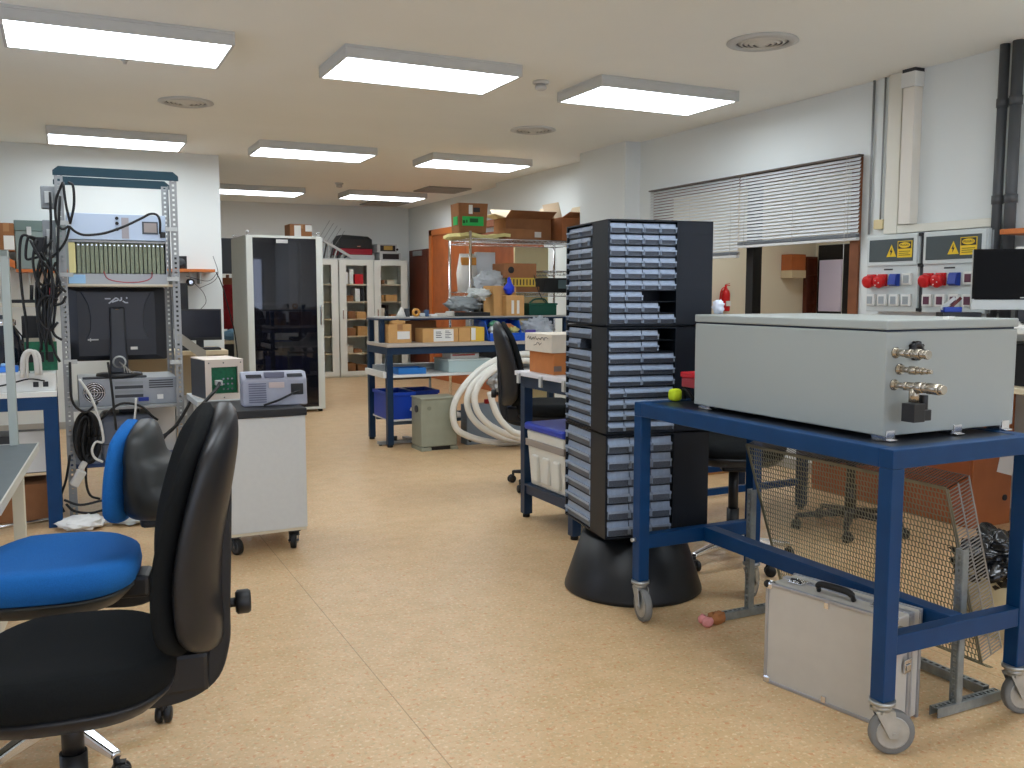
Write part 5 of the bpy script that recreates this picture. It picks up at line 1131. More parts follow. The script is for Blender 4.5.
b = wrinkled((at(502, 375, 7.35).x, 7.42, 0.58), (0.10, 0.06, 0.09), 0.5, 2.5, 6, flat=False)
single('foil_bag', 'silvery crumpled bag behind the top of the white hose coil', 'bag', b, mat('silver_film', s(196, 198, 200), 0.25, 0.4))
t = thing('machine_base', 'blue grey metal housing on the floor behind the white hose coil', 'housing', (3.22, 7.50, 0))
MB().box(0, 0.62, 0, 0.14, 0.0, 0.36).done('housing', mat('blue_grey_housing', s(126, 136, 146), 0.5), t, 0.006)
for xx, zz in ((0.03, 0.04), (0.59, 0.04), (0.03, 0.32), (0.59, 0.32)): MB().cyl((xx, -0.01, zz), (xx, 0.0, zz), 0.014, n=12).done('bolt', BLACKR, t)
single('red_valve', 'small red handle behind the white hose coil', 'handle', MB().box(at(496, 388, 7.3).x, at(506, 388, 7.3).x, 7.52, 7.56, 0.3605, 0.40), mat('red_handle', s(170, 40, 40), 0.4), 0.006)

# ---------------------------------------------------------------- chromed wire shelving with boxes
ws = thing('wire_shelving', 'chromed wire shelving unit loaded with boxes against the right wall', 'shelving', (3.72, 8.55, 0))
SW, SD = 1.26, 0.55
for xx in (0.0, SW):
    for yy in (0.0, SD): MB().cyl((xx, yy, 0.0), (xx, yy, 1.98), 0.0145, n=12).done('post', CHROME, ws)
for zz in (1.905, 1.365, 0.62):
    b = MB(); x0, x1 = (0, SW)
    for yy in (0, SD):
        b.cyl((x0, yy, zz), (x1, yy, zz), 0.005, n=8).cyl((x0, yy, zz-0.04), (x1, yy, zz-0.04), 0.005, n=8)
        n = 40
        for k in range(n): b.bar((x0+(x1-x0)*k/n, yy, zz-0.04 if k % 2 else zz), (x0+(x1-x0)*(k+1)/n, yy, zz if k % 2 else zz-0.04), 0.004)
    for xx in (x0, x1): b.cyl((xx, 0, zz), (xx, SD, zz), 0.005, n=8).cyl((xx, 0, zz-0.04), (xx, SD, zz-0.04), 0.005, n=8)
    for k in range(1, 50): b.bar((x0+(x1-x0)*k/50, 0, zz), (x0+(x1-x0)*k/50, SD, zz), 0.003)
    b.done('wire_shelf', CHROME, ws)
b = MB(); zz = 1.59
for yy in (0.0, SD):
    b.cyl((0.86, yy, zz), (SW, yy, zz), 0.005, n=8).cyl((0.86, yy, zz-0.04), (SW, yy, zz-0.04), 0.005, n=8)
    for k in range(18): b.bar((0.86+0.36*k/18, yy, zz-0.04 if k % 2 else zz), (0.86+0.36*(k+1)/18, yy, zz if k % 2 else zz-0.04), 0.004)
for xx in (0.86, SW): b.cyl((xx, 0, zz), (xx, SD, zz), 0.005, n=8)
for k in range(1, 20): b.bar((0.86+0.36*k/20, 0, zz), (0.86+0.36*k/20, SD, zz), 0.003)
b.done('wire_shelf', CHROME, ws)
TS = 1.9085
GSTK = mat('green_sticker', s(40, 180, 84), 0.6)
A_ = at(448, 240, 8.75)
t = thing('foam_sheet', 'pale yellow foam sheet lying on the left half of the top wire shelf', 'foam', (3.62, 8.57, TS))
MB().sheet([[(0.06*(j % 2)*0.3 + 0.56*i/8, 0.50*j/3, 0.045 + 0.016*math.sin(i*1.1+j)) for j in range(4)] for i in range(9)], 0.032).done('sheet', mat('pale_yellow_foam', s(222, 212, 146), 0.8, var=0.08, scale=15), t)
t = thing('cardboard_box', 'worn cardboard box with bright green stickers on the left of the top wire shelf', 'box', (3.68, 8.74, TS+0.065), math.radians(-4))
MB().hexa([(0,0,0), (0.29,0,0), (0.29,0.24,0), (0,0.24,0), (-0.012,-0.008,0.30), (0.31,-0.012,0.30), (0.30,0.25,0.30), (-0.01,0.25,0.30)]).done('body', CARD2, t, 0.003)
MB().box(0.03, 0.26, -0.012, -0.008, 0.07, 0.165).done('green_sticker', GSTK, t); MB().box(-0.014, -0.010, 0.02, 0.15, 0.08, 0.165).done('green_sticker', GSTK, t)
for x0, x1, z0, z1 in ((0.035, 0.06, 0.095, 0.125), (0.07, 0.085, 0.10, 0.13), (0.11, 0.20, 0.105, 0.145)): MB().box(x0, x1, -0.0135, -0.0115, z0, z1).done('print_mark', mat('dark_green_ink', s(14, 90, 34), 0.6), t)
MB().box(0.10, 0.14, -0.015, -0.010, 0.19, 0.28).done('torn_patch', PAPER, t); MB().box(0.15, 0.22, -0.014, -0.010, 0.21, 0.255).done('dark_print', INK, t)
MB().box(0.262, 0.27, 0.0, 0.05, 0.10, 0.15).done('dark_clip', INK, t)
A_ = at(500, 236, 8.75)
carton('flat brown cardboard box on the top wire shelf below the open flaps', (A_.x-0.02, 8.58, TS), 0.34, 0.16, 0.11, m=CARD2, tape=False)
carton('large open cardboard box with raised flaps in the middle of the top wire shelf', (A_.x+0.09, 8.80, TS), 0.54, 0.30, 0.24, m=CARD2, flaps=(0.40, 0.95, 0.22, 5.0), tape=False, sticker=[(0.55, 0.78, 0.18, 0.42)])
carton('brown cardboard box with pale open lid at the right end of the top wire shelf', (A_.x+0.665, 8.62, TS), 0.25, 0.36, 0.25, m=mat('reddish_cardboard', s(166, 106, 66), 0.85, var=0.05), flaps=(0.2, 0.15, 3.0, 1.6), tape=False)
MS = 1.3685
A_ = at(452, 290, 8.7)
t = thing('paper_sack', 'white paper sack with orange band on the left of the middle wire shelf', 'sack', (3.755, 8.85, MS))
MB().loft([[(0,0,0), (0.16,0,0), (0.16,0.12,0), (0,0.12,0)], [(-0.01,-0.01,0.2), (0.17,-0.01,0.2), (0.17,0.13,0.2), (-0.01,0.13,0.2)], [(0.005,0.04,0.40), (0.155,0.04,0.40), (0.155,0.08,0.40), (0.005,0.08,0.40)]]).done('sack', PAPER, t); MB().box(-0.002, 0.162, 0.0, 0.03, 0.28, 0.36).done('orange_band', mat('orange_print', s(206, 140, 60), 0.6), t)
b = wrinkled((3.99, 8.68, MS+0.105), (0.16, 0.07, 0.11), 0.45, 2.5, 44)
single('plastic_bag', 'clear crumpled bag in front of the white board on the middle wire shelf', 'bag', b, mat('clear_grey_film', s(200, 206, 212), 0.2, spec=0.7))
single('white_board_panel', 'white foam board standing on the middle wire shelf', 'board', MB().box(3.94, 4.16, 8.90, 8.96, MS, MS+0.42), mat('white_foam', s(218, 222, 226), 0.7), 0.004)
A_ = at(496, 275, 8.7)
t = carton('long brown cardboard box with black emblem on the middle wire shelf', (4.125, 8.60, MS+0.1485), 0.37, 0.3, 0.15, m=mat('mid_cardboard', s(170, 116, 78), 0.85, var=0.05), tape=False)
MB().lathe([(0.001, 0.001), (0.035, 0.001), (0.035, 0.0)], (0.075, 0.0, 0.08), (0,-1,0), 16).done('black_emblem', INK, t)
b = MB(); t = thing('parts_rack', 'yellow and black striped carton under the long brown box on the wire shelf', 'carton', (4.17, 8.59, MS+0.0585))
MB().box(0, 0.31, 0, 0.28, 0, 0.09).done('carton', mat('yellow_stripe', s(224, 186, 76), 0.6), t, 0.002)
for k in range(8): MB().box(0.012+k*0.038, 0.024+k*0.038, -0.002, 0.0, 0.015, 0.075).done('dark_stripe', INK, t)
carton('brown cardboard box under the striped carton on the wire shelf', (4.13, 8.60, MS), 0.40, 0.3, 0.058, m=CARD2, tape=False)
t = thing('pigeonhole_rack', 'grey rack of small dark pigeonholes behind the plastic bags on the wire shelving', 'rack', (3.80, 8.66, 0.925))
b = MB()
for k in range(8): b.box(k*0.075-0.004, k*0.075+0.004, 0, 0.2, 0, 0.36)
for k in range(6): b.box(0, 0.525, 0, 0.2, k*0.072-0.004, k*0.072+0.004)
b.done('partitions', STEELG, t); MB().box(0, 0.525, 0.19, 0.2, 0, 0.36).done('back_sheet', DGREY, t); MB().box(-0.01, 0.535, 0.0, 0.2, -0.30, -0.005).done('stand', DGREY, t)
t = thing('black_instrument', 'black metal case under the short wire shelf at the right', 'case', (4.60, 8.62, MS))
MB().box(0, 0.34, 0, 0.3, 0, 0.15).done('case', BLACKP, t, 0.004); MB().box(0.17, 0.31, -0.004, 0.0, 0.04, 0.13).done('panel', mat('teal_grey', s(90, 108, 110), 0.5), t)
single('yellow_panel', 'large cream yellow panel standing on the floor behind the wire shelving', 'panel', MB().box(4.50, 4.92, 9.13, 9.15, 0.0, 1.87), mat('cream_yellow', s(255, 238, 184), 0.7), 0.002)
for k, (x, w, h, c, nm) in enumerate(((4.36, 0.16, 0.26, (70, 60, 56), 'dark brown'), (4.54, 0.3, 0.3, (120, 70, 54), 'reddish brown'), (4.85, 0.1, 0.22, (66, 72, 80), 'slate grey'))):
    single('storage_carton', nm + ' box low on the wire shelving behind the far workbench', 'box', MB().box(x, x+w, 8.62, 8.98, 0.6235, 0.6235+h), mat('carton_'+nm, s(*c), 0.6), 0.004)

# ---------------------------------------------------------------- doors in the right hand far wall
d_ = struct('door_1', MB().box(5.35, 5.4, 11.3, 12.3, 0, 2.2).box(5.35, 5.4, 12.36, 13.84, 0, 2.3), WOOD, 0.004)
MB().box(5.33, 5.4, 12.24, 12.40, 0, 2.33).box(5.33, 5.4, 13.8, 13.92, 0, 2.36).box(5.33, 5.4, 11.2, 11.32, 0, 2.36).box(5.33, 5.4, 11.2, 13.92, 2.27, 2.36).done('door_frame', mat('door_frame_orange', s(198, 112, 54), 0.45), d_)
MB().cyl((5.34, 12.5, 1.05), (5.28, 12.5, 1.05), 0.012, n=10).cyl((5.285, 12.5, 1.05), (5.285, 12.62, 1.05), 0.009, n=10).done('door_handle', CHROME, d_)
d_ = struct('door_2', MB().box(5.36, 5.4, 14.08, 14.92, 0, 2.08), DWOOD, 0.004)
MB().box(5.34, 5.36, 14.3, 14.7, 1.98, 2.06).done('door_closer', STEELG, d_)
MB().cyl((5.36, 14.16, 1.02), (5.30, 14.16, 1.02), 0.012, n=10).cyl((5.305, 14.16, 1.02), (5.305, 14.28, 1.02), 0.009, n=10).done('door_handle', CHROME, d_)
tag(MB().box(5.38, 5.4, 14.0, 14.05, 1.2, 1.32).done('light_switch', WHITE, None, 0.003), 'small white wall switch beside the dark wooden door', 'switch')

struct('door_4', MB().box(5.15, 5.2, 9.75, 11.05, 0, 2.12), WOOD, 0.004)
# ---------------------------------------------------------------- white bookcases with glass doors
BCW = mat('bookcase_white', s(222, 224, 214), 0.45)
BG = mat('bookcase_glass', (0.96, 0.98, 0.97), 0.03, trans=1.0, ior=1.02, spec=0.4)
for k, (x, lb) in enumerate(((3.44, 'white glazed bookcase mostly hidden behind the network cabinet'), (4.03, 'middle white glazed bookcase holding binders and a red object'), (4.61, 'rightmost white glazed bookcase beside the far corner'))):
    t = thing('bookcase', lb, 'bookcase', (x, 14.55, 0), 0, 'white glazed bookcases'); W_, D_, H_ = 0.575, 0.46, 1.90
    MB().box(0, 0.02, 0, D_, 0, H_).box(W_-0.02, W_, 0, D_, 0, H_).box(0.02, W_-0.02, D_-0.015, D_, 0, H_).box(0.02, W_-0.02, 0, D_, H_-0.025, H_).box(0.02, W_-0.02, 0, D_, 0, 0.07).done('carcass', BCW, t, 0.002)
    for z in (0.38, 0.66, 0.94, 1.22, 1.50): MB().box(0.02, W_-0.02, 0.02, D_-0.015, z-0.01, z+0.01).done('shelf_board', mat('shelf_cream', s(206, 190, 160), 0.5), t)
    d = MB().box(0.004, 0.115, -0.02, -0.001, 0.03, H_-0.005).box(W_-0.115, W_-0.004, -0.02, -0.001, 0.03, H_-0.005).box(0.115, W_-0.115, -0.02, -0.001, 0.03, 0.10).box(0.115, W_-0.115, -0.02, -0.001, H_-0.09, H_-0.005).done('door', BCW, t, 0.002)
    MB().box(0.115, W_-0.115, -0.012, -0.008, 0.10, H_-0.09).done('glass_pane', BG, d)
    MB().box(0.045, 0.06, -0.045, -0.02, 0.95, 1.10).done('door_handle', CHROME, d, 0.003)
items = []
kinds = [('file_binder', 'binder', PAPER), ('storage_carton', 'box', CARDL), ('file_binder', 'binder', DGREY), ('storage_carton', 'box', CARD2), ('paper_stack', 'paper', mat('cream_paper', s(220, 210, 190), 0.8)), ('black_device', 'device', BLACKP)]
rr = random.Random(11)
shelfname = ['lowest', 'second lowest', 'third', 'fourth', 'fifth', 'top']
for bx, bn in ((4.03, 'middle'), (4.61, 'rightmost')):
    for si, z in enumerate((0.07, 0.39, 0.67, 0.95, 1.23, 1.51)):
        x = bx + 0.09
        while x < bx + 0.45:
            kd = kinds[rr.randrange(6)]
            w = rr.uniform(0.05, 0.09) if kd[0] == 'file_binder' else rr.uniform(0.1, 0.2); h = rr.uniform(0.19, 0.24) if kd[0] == 'file_binder' else rr.uniform(0.05, 0.17)
            if (bx, si, round(x, 1)) == (4.03, 5, round(bx+0.25, 1)): pass
            if x + w > bx + 0.53: break
            nm = {'file_binder': 'upright binder', 'storage_carton': 'small cardboard box', 'paper_stack': 'flat stack of paper', 'black_device': 'small black device'}[kd[0]]
            if bn == 'middle' and si == 5 and x > bx + 0.2 and x < bx + 0.38: kd = ('red_case', 'case', mat('bright_red', s(206, 30, 44), 0.4)); nm = 'bright red case'; h = 0.16; w = 0.14
            o = MB().box(x, x+w, 14.62, 14.9, z+0.0005, z+0.0005+h).done(kd[0], kd[2], None, 0.003)
            tag(o, '%s behind glass on the %s shelf of the %s white bookcase' % (nm, shelfname[si], bn), kd[1], '%s things on the %s shelf of the %s bookcase' % (nm, shelfname[si], bn))
            x += w + rr.uniform(0.008, 0.05)
TB_ = 1.9005
t = thing('equipment_case', 'black equipment case with handle on top of the red case above the bookcases', 'case', (4.08, 14.67, TB_+0.185), 0.05)
MB().loft([[(0,0,0), (0.56,0,0), (0.56,0.36,0), (0,0.36,0)], [(0.01,0,0.15), (0.56,0,0.15), (0.56,0.36,0.15), (0.01,0.36,0.15)], [(0.06,0.02,0.22), (0.50,0.02,0.20), (0.50,0.34,0.20), (0.06,0.34,0.22)]], sm=False).done('shell', mat('case_black', s(30, 34, 34), 0.5), t, 0.008)
MB().box(0.30, 0.36, -0.012, 0.0, 0.03, 0.045).done('clasp', CHROME, t)
t = thing('flat_case', 'dark red flat case under the black equipment case above the bookcases', 'case', (4.06, 14.65, TB_+0.085), 0.05)
MB().box(0, 0.58, 0, 0.36, 0, 0.098).done('shell', mat('crimson', s(150, 28, 46), 0.4), t, 0.012)
single('white_tray', 'white flat box under the red case on top of the bookcases', 'box', MB().box(4.12, 4.66, 14.64, 14.98, TB_, TB_+0.083), LGREY, 0.004)
t = thing('louvred_panel', 'slanted white louvred rack leaning on top of the bookcases beside the network cabinet', 'rack', (3.62, 14.60, TB_))
MB().bar((0.0, 0, 0.40), (0.66, 0, 0.03), 0.03, 0.04).done('top_bar', LGREY, t); MB().bar((0.0, 0, 0.012), (0.66, 0, 0.012), 0.02, 0.02).done('bottom_bar', LGREY, t)
for k in range(10):
    xx = 0.02+k*0.055; zt = 0.38-0.56*(xx+0.05); MB().bar((xx, 0.0, 0.02), (xx+0.05, 0.02, max(zt, 0.05)), 0.018, 0.02).done('slat', DGREY if k % 2 else LGREY, t)
for k in range(5): MB().bar((0.10+k*0.06, 0.025, 0.3-0.03*k), (0.30+k*0.06, 0.025, 0.62-0.04*k), 0.006, 0.006).done('wire', STEELG, t)
for (x, z, lb, w, h) in ((4.70, TB_+0.13, 'grey instrument with yellow display stacked on top of the bookcases', 0.34, 0.135), (4.74, TB_, 'lower grey instrument with black front on top of the rightmost bookcase', 0.36, 0.128)):
    t = thing('bench_meter', lb, 'instrument', (x, 14.62, z)); MB().box(0, w, 0, 0.3, 0, h).done('case', LGREY, t, 0.004)
    MB().box(0.05, w-0.03, -0.004, 0.0, 0.02, h-0.02).done('front_panel', BLACKP, t)
    if 'yellow' in lb: MB().box(0.11, w-0.08, -0.006, -0.004, 0.04, h-0.03).done('display', mat('amber_display', s(170, 140, 70), 0.4), t); MB().cyl((w-0.0, -0.012, 0.05), (w-0.0, 0.0, 0.05), 0.02, n=14).done('knob', BLACKP, t)

# ---------------------------------------------------------------- small table in the aisle
st_ = thing('workbench', 'dark blue framed side table with white top behind the revolving cabinet', 'workbench', (2.47, 4.29, 0))
BL, BD = 1.7, 0.64
MB().box(-0.03, BL, -0.02, BD+0.02, 0.865, 0.892).done('bench_top', mat('white_top', s(222, 222, 226), 0.4), st_, 0.003)
for yy in (0.0, BD-0.05): MB().box(0, BL, yy, yy+0.05, 0.795, 0.865).done('long_rail', NAVY, st_, 0.002)
MB().box(0, 0.05, 0.05, BD-0.05, 0.795, 0.865).done('short_rail', NAVY, st_, 0.002); MB().box(BL-0.05, BL, 0.05, BD-0.05, 0.795, 0.865).done('short_rail', NAVY, st_, 0.002)
for xx in (0.0, BL-0.055):
    for yy in (0.0, BD-0.055):
        l = MB().box(xx, xx+0.055, yy, yy+0.055, 0.022, 0.795).done('leg', NAVY, st_, 0.003)
        MB().cyl((xx+0.027, yy+0.027, 0), (xx+0.027, yy+0.027, 0.024), 0.022, n=14).done('foot', BLACKR, l)
MB().box(0.01, 0.045, 0.055, BD-0.055, 0.15, 0.20).done('low_rail', NAVY, st_, 0.002)
for yy in (0.02, BD-0.05): MB().box(0.055, BL-0.055, yy, yy+0.03, 0.155, 0.195).done('low_rail', BLUE, st_, 0.002)
MB().box(0.0, 0.56, 0.055, BD-0.055, 0.2002, 0.215).done('low_shelf', NAVY, st_, 0.002)
for yy in (0.03, 0.3, 0.58): MB().box(-0.042, -0.028, yy, yy+0.03, 0.82, 0.88).done('top_clip', LGREY, st_, 0.002)
t = carton('orange brown cardboard box under the white lidded box on the side table', (2.49, 4.55, 0.8925), 0.42, 0.30, 0.125, m=mat('orange_cardboard', s(190, 118, 64), 0.85, var=0.05))
MB().box(0.0, 0.05, -0.0015, 0.0, 0.02, 0.05).done('sticker', mat('brown_label', s(120, 100, 90), 0.6), t)
t = carton('off white cardboard box with handwriting on top of the orange brown box', (2.465, 4.53, 1.018), 0.46, 0.33, 0.105, m=mat('off_white_card', s(216, 206, 190), 0.8, var=0.03), tape=False)
rr2 = random.Random(5)
for ln, (z_, x0, x1) in enumerate(((0.078, 0.04, 0.30), (0.045, 0.12, 0.22))):
    x = x0; b = MB(); P = []
    while x < x1: P.append((-0.0012, x, z_ + rr2.uniform(-0.010, 0.010))); x += 0.008
    b.tube(P, 0.0013, 5, 2).done('handwriting', INK, t)
# container below
PW = mat('white_polypropylene', s(222, 220, 210), 0.4)
t = thing('lidded_container', 'white plastic container with royal blue lid on the low shelf of the side table', 'container', (2.475, 4.40, 0.2155))
MB().loft([[(0.02,0.02,0), (0.36,0.02,0), (0.36,0.44,0), (0.02,0.44,0)], [(0,0,0.33), (0.38,0,0.33), (0.38,0.46,0.33), (0,0.46,0.33)]], sm=False).done('body', PW, t, 0.012)
MB().box(-0.012, 0.392, -0.012, 0.472, 0.33, 0.375).done('lid', mat('royal_lid', s(36, 60, 170), 0.4), t, 0.014)
MB().box(-0.004, 0.384, -0.005, 0.465, 0.235, 0.275).done('grey_band', mat('band_grey', s(150, 140, 132), 0.5), t, 0.002)
for xx in (0.05, 0.16, 0.27): MB().box(xx, xx+0.06, -0.012, 0.01, 0.03, 0.19).done('ridge', PW, t, 0.012)
for yy in (0.05, 0.18, 0.31): MB().box(-0.006, 0.03, yy, yy+0.08, 0.03, 0.19).done('ridge', PW, t, 0.012)
MB().prism([(0.10, 0.13), (0.14, 0.13), (0.12, 0.165)], -0.0135, -0.012, 'y').done('warning_triangle', mat('warning_yellow', s(236, 196, 40), 0.5), t)
# black chairs in the background
swivel_chair('black swivel chair pushed in behind the side table with cardboard boxes', (3.05, 5.62, 0), math.radians(-113), 0.60, BLACKF, SHELLK, BLACKP, True, lean=0.05, brot=0.4)
swivel_chair('black swivel chair with chromed base between the revolving cabinet and the mesh guard', (3.02, 3.62, 0), math.radians(150), 0.64, BLACKF, SHELLK, CHROME, False, lean=0.05, brot=0.75)
swivel_chair('black swivel chair seen through the wire mesh guard', (4.02, 3.80, 0), math.radians(200), 0.56, BLACKF, SHELLK, BLACKP, False, lean=0.05)
carton('tan cardboard box on the floor under the right end of the side table', (4.25, 5.45, 0.0), 0.36, 0.3, 0.32, m=CARD)

# ---------------------------------------------------------------- right wall: electrical panels, trunking, pipes
PAN = mat('panel_grey_plastic', s(206, 212, 210), 0.4)
REDS = mat('socket_red', s(206, 26, 30), 0.35); BLUS = mat('socket_blue', s(24, 56, 150), 0.4)
YEL = mat('sign_yellow', s(236, 198, 40), 0.5); SMOKE = mat('smoked_cover', s(82, 90, 92), 0.15, spec=0.7)
def epanel(label, y0, y1, grey):     # local x runs toward the camera (world -y), local y out of the room wall, z up
    w = y0-y1; t = thing('distribution_box', label, 'electrical box', (4.96, y0, 1.232), -PI/2); H_ = 0.51
    MB().box(0, w, 0.0, 0.108, 0, H_).done('body', PAN, t, 0.006)
    MB().box(0.006, w-0.006, -0.012, 0.0, H_-0.205, H_-0.004).done('cover_frame', PAN, t, 0.004)
    MB().box(0.028, w-0.035, -0.015, -0.012, H_-0.178, H_-0.032).done('window', SMOKE, t)
    sx = w*0.42
    tr = MB().prism([(sx, H_-0.148), (sx+0.078, H_-0.148), (sx+0.039, H_-0.068)], -0.018, -0.0155, 'y').done('warning_triangle', YEL, t)
    MB().prism([(sx+0.042, H_-0.088), (sx+0.028, H_-0.116), (sx+0.038, H_-0.116), (sx+0.034, H_-0.138), (sx+0.050, H_-0.108), (sx+0.040, H_-0.108)], -0.020, -0.018, 'y').done('lightning_bolt', INK, tr)
    q = sx+0.088
    sg = MB().box(q, q+0.115, -0.018, -0.0155, H_-0.155, H_-0.048).done('danger_sign', YEL, t)
    MB().box(q+0.006, q+0.109, -0.019, -0.018, H_-0.098, H_-0.053).done('black_band', INK, sg)
    MB().prism([(q+0.0575+0.044*math.cos(2*PI*i/20), H_-0.0755+0.018*math.sin(2*PI*i/20)) for i in range(20)], -0.020, -0.019, 'y').done('oval', YEL, sg)
    text('PELIGRO', 0.020, INK, sg, (q+0.0575, -0.0202, H_-0.0755), (PI/2, 0, 0), xs=0.9)
    for r in range(3): MB().box(q+0.012, q+0.103-0.014*(r % 2), -0.0188, -0.018, H_-0.118-r*0.012, H_-0.113-r*0.012).done('print_line', mat('olive_ink', s(120, 110, 30), 0.6), sg)
    MB().box(w*0.35, w*0.52, -0.003, 0.0, H_-0.235, H_-0.225).done('name_strip', DGREY, t)
    for c in range(2):
        x = 0.052 + c*0.093; z = H_-0.300
        k = MB().box(x-0.034, x+0.034, -0.02, 0.0, z-0.040, z+0.040).lathe([(0.036, 0.02), (0.042, 0.03), (0.042, 0.055), (0.038, 0.062), (0.02, 0.066)], (x, 0, z), (0,-1,-0.25), 22).done('red_socket', REDS, t, 0.003)
        if c: 
            for i in range(3): MB().cyl((x+0.018*math.cos(i*2.1), -0.070, z-0.018+0.018*math.sin(i*2.1)), (x+0.018*math.cos(i*2.1), -0.066, z-0.018+0.018*math.sin(i*2.1)), 0.004, n=8).done('pin_hole', PAPER, k)
    x = 0.248; z = H_-0.300
    MB().box(x-0.032, x+0.032, -0.03, 0.0, z-0.040, z+0.040).hexa([(x-0.03,-0.05,z-0.03), (x+0.03,-0.05,z-0.03), (x+0.03,-0.03,z-0.036), (x-0.03,-0.03,z-0.036), (x-0.03,-0.036,z+0.034), (x+0.03,-0.036,z+0.034), (x+0.03,-0.03,z+0.036), (x-0.03,-0.03,z+0.036)]).done('blue_socket', BLUS, t, 0.003)
    pos = [(0.345, H_-0.295)] + [(0.052+c*0.098, H_-0.432) for c in range(4)]
    for x, z in pos:
        if x > w-0.03: x = w-0.05
        k = MB().box(x-0.036, x+0.036, -0.022, 0.0, z-0.038, z+0.038).done('socket_outlet', WHITE, t, 0.005)
        MB().box(x-0.022, x+0.022, -0.026, -0.022, z-0.026, z+0.024).done('outlet_flap', grey, k, 0.002)
    return t
epanel('grey electrical panel with red and blue sockets nearer the blinds', 4.615, 4.195, mat('flap_grey', s(160, 166, 168), 0.4))
epanel('grey electrical panel with red and blue sockets nearer the two dark pipes', 4.160, 3.705, mat('flap_purple', s(96, 52, 70), 0.4))
MB_ = MB().box(4.975, 5.07, 4.163, 4.192, 1.235, 1.735)
single('joining_strip', 'dark grey strip with black clips between the two electrical panels', 'strip', MB_, DGREY)
for z in (1.24, 1.525, 1.72): tag(MB().box(4.955, 4.975, 4.157, 4.198, z, z+0.02).done('panel_clip', BLACKP), 'black clip joining the two electrical panels', 'clip', 'clips between the electrical panels')
b = MB()
for k in range(4): b.box(4.985+k*0.022, 4.999+k*0.022, 3.690, 3.702, 1.235, 1.73)
single('ribbed_conduit', 'ribbed grey cable conduit on the end of the right electrical panel', 'conduit', b, GREYP)
TRK = mat('cream_trunking', s(226, 222, 208), 0.5)
t = thing('cable_trunking', 'cream cable trunking running down the right wall and above the electrical panels', 'trunking', (5.07, 3.715, 1.752))
MB().box(-0.05, 0, 0, 0.715, 0.0, 0.052).done('horizontal_run', TRK, t, 0.003)
MB().box(-0.05, 0, 0.718, 0.828, 0.0, 1.047).done('vertical_run', TRK, t, 0.003)
MB().box(-0.075, 0, 0.595, 0.688, 0.055, 0.93).done('wide_vertical_run', mat('cream_trunking_b', s(230, 224, 212), 0.5), t, 0.003)
MB().box(-0.09, 0, 0.585, 0.695, 0.93, 1.025).done('end_box', WHITE, t, 0.004); MB().box(-0.085, -0.0, 0.59, 0.69, 1.025, 1.047).done('dark_gap', DGREY, t)
t = thing('thin_conduit', 'thin grey conduit running down the right wall beside the blinds', 'conduit', (5.055, 4.70, 1.76)); MB().cyl((0,0,0), (0,0,1.04), 0.008, n=10).done('pipe', STEELG, t)
MB().cyl((0, -0.095, 0.08), (0, -0.095, 1.04), 0.006, n=10).done('second_pipe', STEELG, t)
single('junction_box', 'small yellowed junction box above the left electrical panel', 'junction box', MB().box(5.035, 5.07, 4.565, 4.645, 1.79, 1.855), mat('yellowed_plastic', s(214, 196, 150), 0.5), 0.004)
PIPE = mat('dark_pipe', s(74, 76, 78), 0.45)
for x, y, r, lb in ((5.015, 3.700, 0.028, 'left one of the two vertical dark grey pipes on the right wall'), (5.012, 3.612, 0.032, 'right one of the two vertical dark grey pipes on the right wall')):
    t = thing('vertical_pipe', lb, 'pipe', (x, y, 1.18)); MB().cyl((0,0,0), (0,0,1.62), r, n=18).done('pipe', PIPE, t)
    for z in (1.26, 0.70): MB().cyl((0,0,z), (0,0,z+0.05), r+0.005, n=18).done('coupling', PIPE, t)
t = thing('wall_shelf', 'orange wall shelf end at the right picture edge', 'shelf', (4.87, 3.0, 1.69)); MB().box(0, 0.19, 0, 0.57, 0, 0.03).done('board', SHW, t, 0.003); MB().box(0.1, 0.19, 0.3, 0.32, -0.1, 0).done('bracket', LGREY, t)
# bench along the right wall with monitor
rb = thing('wall_bench', 'bench with raised shelf along the right wall behind the white enclosure', 'workbench', (4.36, 2.2, 0))
RL = 1.55
MB().box(0, 0.68, 0, RL, 0.84, 0.87).done('bench_top', mat('cream_desk', s(214, 200, 170), 0.45), rb, 0.003)
MB().box(0.02, 0.60, 0, RL+0.12, 1.145, 1.17).done('raised_shelf', WHITE, rb, 0.003)
for yy in (0.0, RL-0.04): MB().box(0.62-0.08, 0.62-0.04, yy, yy+0.04, 0.87, 1.145).done('shelf_post', NAVY, rb); MB().box(0.05, 0.10, yy, yy+0.04, 0.87, 1.145).done('shelf_post', NAVY, rb)
for yy in (0.0, 0.7): MB().box(0.06, 0.11, yy, yy+0.05, 0, 0.84).done('leg', NAVY, rb); MB().box(0.60, 0.65, yy, yy+0.05, 0, 0.84).done('leg', NAVY, rb)
single('black_equipment', 'black equipment case on the bench under the raised shelf at the right picture edge', 'case', MB().box(4.48, 4.86, 2.5, 3.35, 0.8705, 1.09), BLACKP, 0.006)
t = flat_monitor('black monitor with silver lower bezel in front of the two dark pipes', (4.845, 3.37, 1.1705), 0.56, 0.34, math.radians(-38), LGREY, 0.058)
for c in t.children:
    if c.name.startswith('screen'): c.data.materials[0] = mat('matte_screen', s(13, 13, 15), 0.6, spec=0.12)
MB().box(-0.28, 0.28, -0.003, 0.0, 0.152, 0.43).done('bezel', mat('bezel_black', s(14, 14, 16), 0.6, spec=0.15), t, 0.001)
for c in t.children:
    if c.name.startswith('screen'): c.location.y = -0.0025
MB().box(-0.03, 0.03, -0.005, -0.003, 0.156, 0.162).done('maker_mark', LGREY, t); MB().box(-0.06, 0.12, 0.0, 0.02, 0.431, 0.441).done('paper_strip', PAPER, t)
